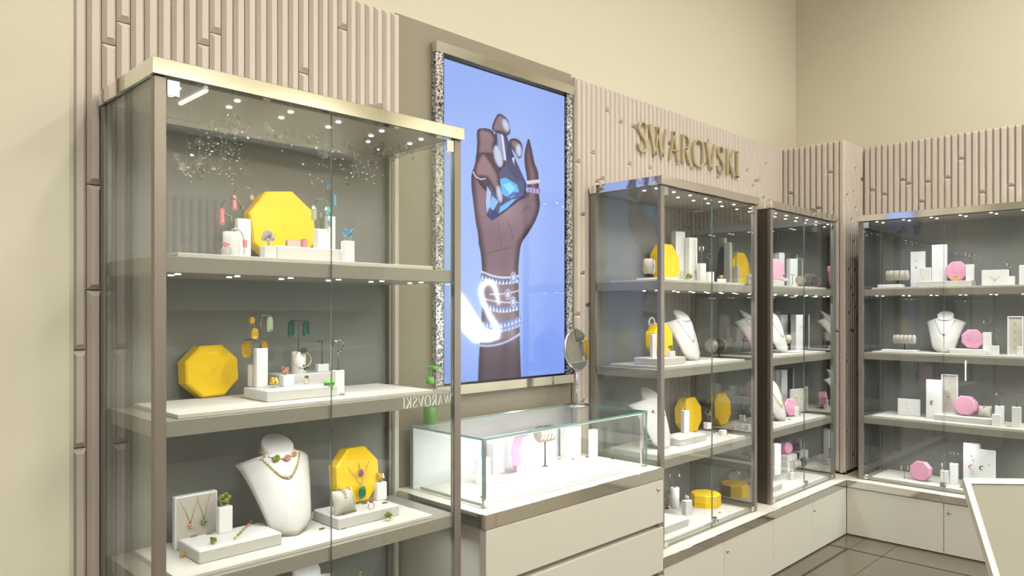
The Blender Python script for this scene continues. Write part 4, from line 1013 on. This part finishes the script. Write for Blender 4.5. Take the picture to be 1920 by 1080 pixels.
b = block(1, 3, 713, 25, 904, 2.15, 'white block right of the yellow octagon, gold ring on top', on=R3, d=.5)
ball_ring(b['x'], b['y'], b['z'], 'amber', 'gold and clear ring on the white block, right of the octagon', .024)
x, y, t = at_z(696, 955, shz(1, 3)+R3); ring(x, y, shz(1, 3)+R3, 'magenta', 'chunky pink-stone ring before the green pendant', .017)
x, y, t = at_z(727, 976, shz(1, 3)); ball_ring(x, 2.02, shz(1, 3), 'olive', 'green and gold ring at the front edge of the third shelf', .022)
tags(1, 3, [(407, 1050), (482, 1031), (604, 993), (705, 977), (645, 992)]); tags(1, 3, [(364, 1007), (394, 1002), (430, 997), (722, 944), (685, 945)], R3)
# bottom level
B4 = bust(1, 4, 588, 2.16, 1061, 'white necklace bust seen only by its neck', yaw=.0)
x, y, t = at_Y(668, 2.12); bb = block(1, 4, 668, 26, 1100, 2.12, 'white block low at the right', d=.7)
s1 = stand(bb, 1062, 'hook', 'curved stand with green earrings at the very bottom, nearest case', .016)
earring(s1['ends'][1], 'olive', 'round', 'green and white earring at the very bottom of the nearest case', .022, .014)

# hanging crystal garlands
def garland(name, label, path, n, seed):
    rnd = random.Random(seed); mb = MB()
    for k in range(n):
        px, py = path[rnd.randrange(len(path))]; px += rnd.gauss(0, 13); py += rnd.gauss(0, 13); Y = rnd.uniform(2.10, 2.30)
        x, y, t = at_Y(px, Y); z = min(2.085, zof(py, t)); r = rnd.uniform(.0015, .0042)
        if rnd.random() < .22:
            R = rnd.uniform(.006, .013); mb.lathe([(R, -.0006), (R, .0006)], 12, 1, M=Matrix.Translation((x, y, z)) @ Matrix.Rotation(math.pi/2+rnd.uniform(-.5, .5), 4, 'X') @ Matrix.Rotation(rnd.uniform(-.5, .5), 4, 'Y'))
        else: mb.ball((x, y, z), r, 0, 5)
        if rnd.random() < .35: mb.tube([(x, y, z), (x+rnd.uniform(-.01, .01), y, z+rnd.uniform(.005, .02))], .0005, 3)
    for k in range(6):
        px, py = path[int((k+.5)*len(path)/6)]; x, y, t = at_Y(px, 2.2); mb.tube([(x, y, zof(py, t)), (x, y, 2.0965)], .0004, 3)
    o = mb.build(name, [GEM['clear'], M_tint], None); tag(o, label, 'crystal garland', 'crystal garlands hanging in the nearest case', 'stuff')
garland('crystal_garland', 'cloud of tiny clear crystals and discs hanging upper left in the nearest case', [(430, 225), (425, 250), (455, 245), (440, 265), (400, 262), (380, 285), (410, 280), (430, 285), (375, 310), (445, 300), (395, 325), (360, 300), (350, 320), (430, 320)], 230, 4)
garland('crystal_garland', 'cloud of tiny clear crystals and discs hanging upper right in the nearest case', [(505, 243), (545, 255), (590, 265), (610, 280), (640, 260), (665, 300), (655, 320), (600, 320), (690, 310), (700, 255), (735, 280), (760, 262), (730, 290), (620, 300)], 190, 8)

# ---------------------------------------------------------------- case under the sign
# top shelf
riser(2, 1, 3.12, 3.22, 2.02, 2.20, .014, 'thin white plinth under the watch stand', m=M_white)
octagon(2, 1, 1247, 459, 2.27, 'yellow octagonal box half behind the corner post', th=.055, tilt=.06, yaw=.02)
roll(2, 1, 1216, 24, 483, 515, 2.15, 'round bracelet roll at the left', on=0.014 if False else 0, nb=2, yaw=-.9)
e = [block(2, 1, 1271.5, 26, 434.6, 2.29, 'tallest white block', d=.6), block(2, 1, 1296, 23, 446, 2.23, 'second tallest white block', d=.6),
     block(2, 1, 1315.5, 17, 494, 2.17, 'short white block right of the tall pair', d=.7), block(2, 1, 1331, 16, 510, 2.10, 'lowest white block by the door gap', d=.7)]
f = face_of(e[1]); pendant(f, .1, .25, 'purple', 'long fine necklace with dark drop on the second tallest block, under the sign', top=.95, spread=.05, size=.006)
f = face_of(e[0]); o = MB().tube([(.012*math.cos(a), f['front']-.002, .05+.02*math.sin(a)) for a in np.linspace(0, 6.28, 15)[:-1]], .002, 5, True).build('bangle', M_gold, None, (f['x'], f['y'], f['z']+.0), f['yaw']); tag(o, 'small oval gold bangle leaning on the tallest block', 'bangle')
s1 = stand(e[2], 462, 'bar', 'small crossbar stand on the short block, top shelf, under the sign', .012)
earring(s1['ends'][0], 'clear', 'round', 'clear drop earring left on the small crossbar', .026, .010); earring(s1['ends'][1], 'clear', 'round', 'clear drop earring right on the small crossbar', .026, .010)
s1 = stand(e[3], 476, 'hook', 'curved stand on the lowest block, top shelf, under the sign', .014)
earring(s1['ends'][1], 'teal', 'round', 'pale teal earring on the curved stand, under the sign', .022, .012)
x, y, t = at_Y(1292, 2.05); ball_ring(x, y, shz(2, 1), 'olive', 'green and gold figurine ring in front of the tall blocks', .030)
b = block(2, 1, 1353, 17, 523, 2.06, 'little white cube right of the door gap', d=.8); ball_ring(b['x'], b['y'], b['z'], 'amber', 'gold ring on the little cube right of the door gap', .016)
# second shelf
riser(2, 2, 3.055, 3.30, 2.02, 2.17, .036, 'grey-white riser with yellow box and rings')
octagon(2, 2, 1237, 606, 2.135, 'yellow octagonal box beneath a crystal hair band', on=.036, th=.055, tilt=.05, yaw=.02)
o = MB(); x, y, t = at_Y(1222, 2.14)
for a in np.linspace(-.4, 3.6, 14): o.ball((x+.024*math.cos(a), y, zof(606, t)+.004+.024*math.sin(a)), .006, 0, 7)
tag(o.build('hair_band', GEM['clear']), 'crystal-studded hair band on top of the yellow box, second shelf', 'hair band')
b = block(2, 2, 1225, 13, 626.5, 684, 'narrow white block in front of the yellow box', d=.8); b3 = block(2, 2, 1258, 17, 658, 2.05, 'small white cube on the riser right of the post', on=.036, d=.8)
ball_ring(b3['x'], b3['y'], b3['z'], 'olive', 'green and silver ring on the cube, second shelf, under the sign', .022, M_silver)
B = bust(2, 2, 1290, 2.15, 582, 'white necklace bust facing the door gap', yaw=-.12); bust_necklace(B, 'fine silver necklace with small drop on the bust, second shelf, under the sign', drop=.45, gems=((.5, 'clear', .006),), r=.0009)
bust_necklace(B, 'crystal choker on the bust, second shelf, under the sign', choker=True, r=.0014, links=True)
roll(2, 2, 1333, 24, 634, 662, 2.21, 'bracelet roll behind the bust', nb=5)
# third shelf
B = bust(2, 3, 1232, 2.13, 730, 'white necklace bust behind the corner post', yaw=-.10)
for k, (a, q) in enumerate(((-.35, .6), (.0, .56), (.3, .52))):
    p = B['S'](a, q/.8); o = MB().ball((p.x, p.y-.006, p.z), .008, 0, 6, (1, .6, 1.2)).build('brooch', M_silver, None, (B['x'], B['y'], B['z']), B['yaw']); tag(o, 'small silver brooch pinned on the bust, third shelf', 'brooch', 'brooches on the bust')
octagon(2, 3, 1291, 746, 2.27, 'yellow octagonal box behind the grey riser', th=.058, tilt=.08, yaw=.0)
riser(2, 3, 3.30, 3.56, 2.05, 2.18, .036, 'grey-white riser in front of the yellow box')
b = block(2, 3, 1284.5, 16, 769, 2.15, 'white block before the yellow box', on=.036); s1 = stand(b, 738, 'bar', 'crossbar stand before the yellow box, third shelf, under the sign', .012)
roll(2, 3, 1224, 18, 793, 822, 2.24, 'ribbed bracelet roll behind the bust', nb=5)
b = block(2, 3, 1327, 16, 792, 2.13, 'low white block at the riser end', on=.036, d=.9); s1 = stand(b, 768, 'hook', 'curved stand at the riser end, third shelf, under the sign', .012)
earring(s1['ends'][1], 'clear', 'hoop', 'gold hoop earring at the riser end', .022, .010, m=M_gold)
b = block(2, 3, 1355, 16, 806, 2.07, 'slanted white block near the mirror', d=.8)
tags(2, 3, [(1286, 834), (1340, 812), (1363, 815)])
# bottom level
riser(2, 4, 3.045, 3.33, 2.02, 2.17, .040, 'white riser at the lower left')
b = block(2, 4, 1265.5, 16, 914, 953, 'slim white cylinder topped by a hoop stand', on=0.04, kind='cyl')
s1 = stand(b, 880, 'hook', 'hoop-shaped earring stand on the slim cylinder, bottom level, under the sign', .024)
earring(s1['ends'][0], 'clear', 'round', 'clear crystal earring left on the hoop-shaped stand', .018, .012); earring(s1['ends'][1], 'clear', 'round', 'clear crystal earring right on the hoop-shaped stand', .018, .012)
roll(2, 4, 1251, 20, 920, 948, 2.28, 'crystal bracelet roll beside the counter', nb=5)
b = block(2, 4, 1288, 20, 938, 965, 'white block holding a black and silver ring', on=.04); ball_ring(b['x'], b['y'], b['z'], 'clear', 'silver ring on the white block, bottom level', .020, M_silver)
octagon(2, 4, 1323, 0, 2.165, 'yellow octagonal box lying flat near the door lock', th=.072, flat=True, wpx=56, roll=.1)
x, y, t = at_z(1307, 963, shz(2, 4)); bq = dict(x=3.42, y=2.235, z=shz(2, 4), t=at_Y(1307, 2.235)[2]); s1 = stand(bq, 909, 'bar', 'crossbar stand left of the flat yellow box, bottom level', .014)
earring(s1['ends'][0], 'clear', 'hoop', 'silver hoop earring left of the flat yellow box', .020, .010); earring(s1['ends'][1], 'clear', 'hoop', 'silver hoop earring nearer the flat yellow box', .020, .010)
tags(2, 4, [(1350, 962), (1262, 975)])

# ---------------------------------------------------------------- corner case
riser(3, 1, 4.20, 4.42, 2.03, 2.18, .036, 'pale riser at the left')
octagon(3, 1, 1452, 487, 2.14, 'pink octagonal box on the riser', on=.036, th=.05, m=M_pink, yaw=-.3)
b = block(3, 1, 1462, 18, 474, 2.27, 'tall white block behind the pink box'); f = face_of(b); stud(f, .1, .6, 'peach', 'small earring on the tall block, top shelf, corner case'); stud(f, .1, .35, 'purple', 'small dark earring on the tall block, top shelf, corner case')
b = block(3, 1, 1485, 20, 485.5, 2.25, 'broad white block in the middle', d=.4); 
b = block(3, 1, 1471, 13, 522, 2.06, 'little white cube on the riser holding a dark ring', on=.036); ball_ring(b['x'], b['y'], b['z'], 'purple', 'dark ring on the little cube, corner case', .018)
b = block(3, 1, 1486, 9, 534, 2.08, 'tiny white block under the bar stand'); s1 = stand(b, 515, 'bar', 'crossbar stand on the tiny block, top shelf, corner case', .014)
roll(3, 1, 1501, 14, 517, 534, 2.12, 'small bracelet roll', nb=3)
B = bust(3, 2, 1459, 2.13, 584, 'white necklace bust, leftmost', yaw=-.1); bust_necklace(B, 'silver necklace on the bust, second shelf, corner case', drop=.45, r=.0012, links=True)
b = block(3, 2, 1466, 21, 590, 2.30, 'white pillar block behind the bust', d=.7); b = block(3, 2, 1494, 22, 590, 2.20, 'white pillar block standing free in the middle', d=.7)
f = face_of(b); stud(f, .2, .65, 'green', 'small dark earring on the free-standing pillar block')
roll(3, 2, 1477, 16, 627, 645, 2.12, 'bracelet roll just right of the bust', nb=2, yaw=-.9); riser(3, 2, 4.60, 4.80, 2.02, 2.09, .010, 'thin white plinth near the front edge', m=M_white)
B = bust(3, 3, 1456, 2.11, 711, 'white bust with a large gold necklace', yaw=-.1); bust_necklace(B, 'gold statement necklace on the bust, third shelf, corner case', drop=.40, m=M_gold, r=.0022, links=True)
octagon(3, 3, 1479, 748, 2.13, 'pink octagonal box tucked right of the bust', th=.05, m=M_pink, yaw=-.3)
b = block(3, 3, 1491, 13, 762, 2.10, 'white block right of the pink box'); f3 = block(3, 3, 1466, 20, 693, 2.29, 'tall grey-white block behind the bust'); stud(face_of(f3), .1, .3, 'green', 'small earring on the tall block, third shelf, corner case')
p = pad(3, 3, 1495, 28, 729, 2.31, 'upright pad with gold earrings'); stud(p, -.2, .7, 'amber', 'left gold earring on the upright pad', .010, m=M_gold); stud(p, .2, .6, 'amber', 'right gold earring on the upright pad', .010, m=M_gold)
tags(3, 3, [(1481, 787), (1500, 778)])
riser(3, 4, 4.17, 4.42, 2.02, 2.17, .036, 'white riser at the lower left')
b = block(3, 4, 1454, 20, 832, 2.16, 'tall white block on the riser', on=.036, d=.7)
riser(3, 4, 4.875, 5.025, 2.19, 2.325, .115, 'tall white riser at the back', m=M_white)
octagon(3, 4, 1474, 830, 2.25, 'pink octagonal box on the tall riser', on=.115, th=.05, m=M_pink, yaw=-.3); roll(3, 4, 1492, 22, 862, 878, 2.18, 'silver bracelet roll', nb=3)
b = block(3, 4, 1483, 13, 885, 2.10, 'small white cube near the door lock')
s1 = stand(b, 866, 'bar', 'crossbar stand on the small cube, bottom level, corner case', .014)

# ---------------------------------------------------------------- case on the right wall
X1 = 5.33
riser(4, 1, 5.27, 5.36, 1.60, 1.745, .022, 'thin white plinth under the bracelet roll', m=M_white)
roll(4, 1, 1683, 40, 506, 527, X1, 'bracelet roll at the left', on=.022, nb=4)
b = block(4, 1, 1722, 26, 472, 5.42, 'tall white block left of the tallest one', d=.5); f = face_of(b); stud(f, -.12, .75, 'olive', 'upper stud on the second tallest block, right wall case'); stud(f, -.08, .55, 'green', 'lower stud on the second tallest block, right wall case', .005)
b = block(4, 1, 1735.5, 19, 502, 5.30, 'cream white block in front of the tall one', d=.4); f = face_of(b); stud(f, -.2, .4, 'amber', 'gold earring on the cream white block', .004)
riser(4, 1, 5.26, 5.42, 1.20, 1.50, .036, 'grey-white riser in the middle')
b = block(4, 1, 1762, 26, 459, 5.40, 'tallest white block', on=.036, d=.5); f = face_of(b)
for a, q, g in ((.05, .9, 'clear'), (-.15, .72, 'clear'), (-.1, .5, 'clear')): stud(f, a, q, g, 'tiny clear earring on the tallest block, right wall case')
octagon(4, 1, 1794, 491.6, 5.36, 'pink octagonal box', on=.036, th=.045, m=M_pink)
x, y, t = at_X(1792, 5.275); ball_ring(x, y, shz(4, 1)+.036, 'amber', 'yellow crystal ring before the pink box, top shelf', .024)
b = block(4, 1, 1819, 14, 496, 5.34, 'slim white block right of the pink box', on=.036); s1 = stand(b, 475, 'bar', 'crossbar stand on the slim block, top shelf, right wall case', .028)
earring(s1['ends'][0], 'rose', 'round', 'pale pink earring left on the crossbar, right wall case', .018, .010); earring(s1['ends'][1], 'rose', 'round', 'pale pink earring right on the crossbar, right wall case', .018, .010)
p = pad(4, 1, 1866, 43, 506, 5.33, 'broad upright white pad', m=M_white); pendant(p, .0, .35, 'peach', 'fine gold necklace on the broad white pad', spread=.2, top=.6, size=.005)
b = block(4, 1, 1894.5, 15, 518, 5.36, 'short white block right of the broad pad'); s1 = stand(b, 487, 'hook', 'curved stand right of the broad pad, top shelf, right wall case', .018)
earring(s1['ends'][0], 'clear', 'round', 'clear earring on the curved stand, right wall case', .022, .012)
block(4, 1, 1918, 12, 497, 5.36, 'white block at the picture edge')
# second shelf
riser(4, 2, 5.24, 5.34, 1.505, 1.71, .012, 'thin white plinth under the bracelet roll', m=M_white)
roll(4, 2, 1696, 39, 627, 645, 5.29, 'cream bracelet roll', on=.012, nb=5)
B = bust(4, 2, 1771, 5.36, 584, 'white necklace bust with a heart pendant', scale_w=1.0); bust_necklace(B, 'silver necklace with small dark heart on the bust, right wall case', drop=.50, gems=((.5, 'purple', .006),), r=.0012)
bust_necklace(B, 'silver choker on the bust, right wall case', choker=True, r=.0018)
riser(4, 2, 5.25, 5.38, 1.11, 1.31, .030, 'white riser under the pink box', m=M_white)
octagon(4, 2, 1824, 619, 5.33, 'pink octagonal box with a short pendant', on=.030, th=.045, m=M_pink); e = MB().tube([(-.03, -.029, .09), (0, -.033, .07), (.03, -.029, .09)], .0015, 5).build('necklace', M_silver, None, (5.33, at_X(1824, 5.33)[1], shz(4, 2)+.03), VA[4]); tag(e, 'short silver necklace across the pink box, second shelf', 'necklace')
b = block(4, 2, 1851, 14, 623, 5.33, 'taller white block right of the pink box'); s1 = stand(b, 596, 'hookl', 'curved stand on the taller white block, second shelf, right wall case', .018)
earring(s1['ends'][1], 'clear', 'round', 'clear crystal earring on the taller stand, second shelf', .02, .012)
b = block(4, 2, 1866, 13, 648, 5.27, 'low white block before the taller one'); s1 = stand(b, 616, 'hook', 'curved stand on the low block, second shelf, right wall case', .018)
earring(s1['ends'][0], 'clear', 'round', 'clear crystal earring on the lower stand, second shelf', .02, .012)
p = pad(4, 2, 1904, 25, 593, 5.36, 'framed upright pad with gold rings', framed=True)
for k in range(4): stud(p, 0, .2+.2*k, 'amber', 'small gold ring clipped in the framed pad', .0065, m=M_gold)
block(4, 2, 1913, 10, 650, 5.27, 'small white block before the framed pad')
# third shelf
p = pad(4, 3, 1704.5, 38, 748, 5.35, 'low wide white pad', m=M_white, yaw=-math.pi/2+.1)
for a, q in ((-.1, .7), (-.05, .42), (.0, .2)): stud(p, a, q, 'peach', 'tiny earring on the low wide pad', .003)
p = pad(4, 3, 1751.5, 27, 712, 5.31, 'tall plain white pad with a crescent pendant', m=M_white); stud(p, -.1, .42, 'purple', 'crescent pendant on the tall plain pad', .005, True)
riser(4, 3, 5.25, 5.40, 1.075, 1.395, .036, 'white riser under the pink box')
p = pad(4, 3, 1781, 27, 702, 5.385, 'tall framed pad with hanging pendants', framed=True, on=.036); stud(p, .0, .78, 'peach', 'upper pendant in the tall framed pad', .004); stud(p, .15, .65, 'peach', 'middle pendant in the tall framed pad', .004); stud(p, -.1, .42, 'olive', 'lowest dark pendant in the tall framed pad', .006)
octagon(4, 3, 1811, 743.5, 5.33, 'pink octagonal box', on=.036, th=.055, m=M_pink, yaw=-math.pi/2-.15)
cu = cushion(4, 3, 1845, 24, 22, 5.33, 'silvery bracelet cushion', on=.036, yaw=-math.pi/2); cushion_bracelet(cu, 0, 'silver bracelet on the silvery cushion', M_silver, .0022)
b = block(4, 3, 1874, 15, 761, 5.34, 'taller white block near the right'); s1 = stand(b, 731, 'hookl', 'curved stand on the taller block, third shelf, right wall case', .018); earring(s1['ends'][1], 'clear', 'round', 'dark clear earring on the curved stand, third shelf', .022, .014)
b = block(4, 3, 1869, 15, 777, 5.25, 'front white block near the right'); b = block(4, 3, 1906, 15, 763, 5.27, 'white block with a crossbar stand'); s1 = stand(b, 741, 'bar', 'crossbar stand near the picture edge, third shelf, right wall case', .026)
# bottom level
x, y, t = at_X(1696, 5.27); bq = dict(x=x, y=y, z=shz(4, 4), t=t); s1 = stand(bq, 872, 'bar', 'crossbar stand with gold drops at the left, bottom level, right wall case', .022)
earring(s1['ends'][0], 'amber', 'bag', 'left gold drop earring on the lowest crossbar', .034, .010, 0, 'gold drop earrings'); earring(s1['ends'][1], 'amber', 'bag', 'right gold drop earring on the lowest crossbar', .034, .010, 0, 'gold drop earrings')
octagon(4, 4, 1727, 866, 5.28, 'pink octagonal box', th=.045, m=M_pink, yaw=-math.pi/2-.1)
b = block(4, 4, 1771, 14, 882, 5.27, 'low white block under a hook stand'); s1 = stand(b, 854, 'hook', 'curved stand on the low block, bottom level, right wall case', .018)
b = block(4, 4, 1789, 15, 869, 5.33, 'taller white block behind the low one'); s1 = stand(b, 848, 'bar', 'crossbar stand behind, bottom level, right wall case', .024); earring(s1['ends'][0], 'clear', 'round', 'clear earring left on the rear crossbar', .012, .010); earring(s1['ends'][1], 'clear', 'round', 'clear earring right on the rear crossbar', .012, .010)
b = block(4, 4, 1822.5, 28, 831, 5.36, 'tall white pillar block, left of the pair', d=.5); f = face_of(b); stud(f, 0, .72, 'clear', 'silver stud on the left pillar block', .006); stud(f, 0, .46, 'pink', 'pink crescent earring on the left pillar block', .006, True)
b = block(4, 4, 1850.5, 28, 844, 5.32, 'tall white pillar block, right of the pair', d=.5); f = face_of(b); stud(f, -.25, .55, 'green', 'dark crescent earring on the right pillar block', .006, True); stud(f, .15, .65, 'clear', 'silver stud on the right pillar block', .006)
cu = cushion(4, 4, 1812, 24, 14, 5.24, 'low pale bracelet cushion', yaw=-math.pi/2)
hr = MB().tube([(5.140, 1.318, .55), (5.125, 1.318, .55), (5.125, 1.318, .37+.12), (5.140, 1.318, .37+.12)], .004, 8).build('door_pull', M_chrome, C4); hr.matrix_parent_inverse = (Matrix.Translation(C4.location) @ Matrix.Rotation(-math.pi/2, 4, 'Z')).inverted()

# ---------------------------------------------------------------- counter showcase contents
octagon(5, 0, 985, 818, 2.20, 'pink octagonal box', th=.05, m=M_pink, yaw=.28)
roll(5, 0, 1022, 46, 797, 828, 2.24, 'grey bracelet roll on a dark stem', nb=4)
riser(5, 0, 2.10, 2.25, 2.04, 2.15, .030, 'white riser in the middle', m=M_white)
block(5, 0, 905, 30, 858, 2.20, 'broad white block at the left', d=.6); b = block(5, 0, 930, 34, 830, 2.31, 'tall white block at the left'); block(5, 0, 1070, 40, 800, 2.33, 'tall broad white block at the back', d=.4)
b = block(5, 0, 976, 14, 874, 2.10, 'small white cube before the pink box', d=.8); block(5, 0, 1112, 18, 805, 2.32, 'tall slim white block near the right', d=.8)
tags(5, 0, [(963, 896), (905, 933), (1030, 868), (1050, 861), (1075, 862), (1102, 858), (1150, 850)])

# ---------------------------------------------------------------- on the glass top
x, y = 2.765, 2.30
mr = empty('table_mirror', (x, y, GZ), math.radians(4), 'round chrome table mirror on a pole, standing at the back of the glass showcase', 'mirror')
MB().lathe([(.062, 0), (.062, .004), (.05, .009), (.008, .014)], 32).build('base', M_chrome, mr)
MB().tube([(0, 0, .012), (0, 0, .19)], .0055, 10).build('pole', M_chrome, mr)
zc = zof(655, 3.60)-GZ; Mx = Matrix.Translation((0, 0, zc)) @ Matrix.Rotation(math.radians(84), 4, 'X')
MB().lathe([(.098, -.006), (.104, 0), (.098, .006)], 40, M=Mx).build('rim', M_chrome, mr)
MB().lathe([(.0, .0075), (.03, .0072), (.06, .0068), (.085, .0064), (.096, .0062)], 40, M=Mx, caps=False).build('mirror_glass', M_sidemirror, mr)
sb = empty('soap_bottle', (1.880, 2.335, GZ), 0, 'clear bottle of green soap with green pump, left end of the glass showcase', 'bottle')
MB().lathe([(.026, 0), (.029, .004), (.029, .10), (.024, .125), (.013, .150), (.012, .165)], 24).build('bottle_body', M_bottle, sb)
MB().lathe([(.025, .003), (.0275, .006), (.0275, .075)], 24).build('soap', M_liquid, sb)
MB().lathe([(.016, .166), (.016, .190), (.013, .194)], 20).build('collar', M_pump, sb)
MB().tube([(0, 0, .195), (0, 0, .225)], .004, 8).build('pump_stem', M_pump, sb); MB().cbox(-.012, .012, -.04, .012, .226, .238, .003).build('pump_head', M_pump, sb)

# ---------------------------------------------------------------- leaning cream board, lower right foreground
a, b_ = raydir(1805); t0 = 1.75; P0 = Vector((a*t0, b_*t0, zof(897, t0)))
R_ = Vector((SA, -CA, 0)); Fw = Vector((CA, SA, 0))
a2, b2 = raydir(1869); t1 = 1.60; P1 = Vector((a2*t1, b2*t1, zof(1105, t1)))
ld = (P1-P0); dn = ld.normalized(); rt = (R_+Fw*-.05).normalized()
eb = empty('tilted_board', tuple(P0), 0, 'cream board with pale rim tilted in the lower right foreground', 'board', None)
nrm = rt.cross(dn).normalized()
def quadslab(p, q, r_, s_, th, mat_, name):
    off = nrm*th; A = [p, q, r_, s_]; MB().add([v for v in A]+[v+off for v in A], [(0, 1, 2, 3), (7, 6, 5, 4), (0, 4, 5, 1), (1, 5, 6, 2), (2, 6, 7, 3), (3, 7, 4, 0)]).build(name, mat_, eb)
Lr = 1.0; Wd = .60; O = Vector((0, 0, 0)); rw = .014; dd = dn*.62
quadslab(O+rt*rw+dn*rw, O+rt*Wd+dn*rw, O+rt*Wd+dd, O+rt*rw+dd, .010, M_panelw, 'board_face')
quadslab(O-nrm*.003, O+rt*Wd-nrm*.003, O+rt*Wd+dn*rw-nrm*.003, O+rt*rw*0+dn*rw-nrm*.003, .016, M_rim, 'top_rim')
quadslab(O+dn*(rw+.0005)-nrm*.003, O+rt*rw*1.0+dn*(rw+.0005)-nrm*.003, O+rt*rw+dd-nrm*.003, O+dd-nrm*.003, .016, M_rim, 'side_rim')
# the pale desk the board stands on
P2 = Vector((*at_z(1836, 1070, 1.0)[:2], 0))
tb = empty('desk', (P0.x, P0.y, 0), math.radians(-45.2), 'pale pinkish desk carrying the tilted board', 'desk')
zb_ = (P0+dd).z
MB().cbox(-.02, .62, -.22, .30, zb_-.03, zb_-.004, .004).build('desk_top', M_rim, tb)
MB().cbox(.04, .58, -.16, .24, 0, zb_-.031, .004).build('desk_body', M_cab, tb)

# price tags: say which one, counted from the left of each shelf
ORD = ['leftmost', 'second', 'third', 'fourth', 'fifth', 'sixth', 'seventh', 'eighth', 'ninth', 'tenth', 'eleventh', 'twelfth']
fam = {}
for o in COL.objects:
    if o.get('category') == 'price tag': fam.setdefault(o['group'], []).append(o)
for g, L in fam.items():
    L.sort(key=lambda q: proj(*q.location)[0])
    where = g.replace('price tags, ', '')
    for k, o in enumerate(L): o['label'] = f'tiny grey price tag, {ORD[k]} from the left, {where}'

pos = ['lowest', 'second lowest', 'second highest', 'highest']
def spread(text, words, fmt):
    L = [o for o in COL.objects if o.get('label') == text]
    for o, w_ in zip(L, words): o['label'] = fmt.format(w_)
spread('small gold ring clipped in the framed pad', pos, '{} small gold ring clipped in the framed pad')
spread('small silver brooch pinned on the bust, third shelf', ['left', 'middle', 'right'], '{} small silver brooch pinned on the bust, third shelf')
spread('tiny clear earring on the tallest block, right wall case', ['topmost', 'middle', 'lowest'], '{} tiny clear earring on the tallest block, right wall case')
spread('tiny earring on the low wide pad', ['topmost', 'middle', 'lowest'], '{} tiny earring on the low wide pad')
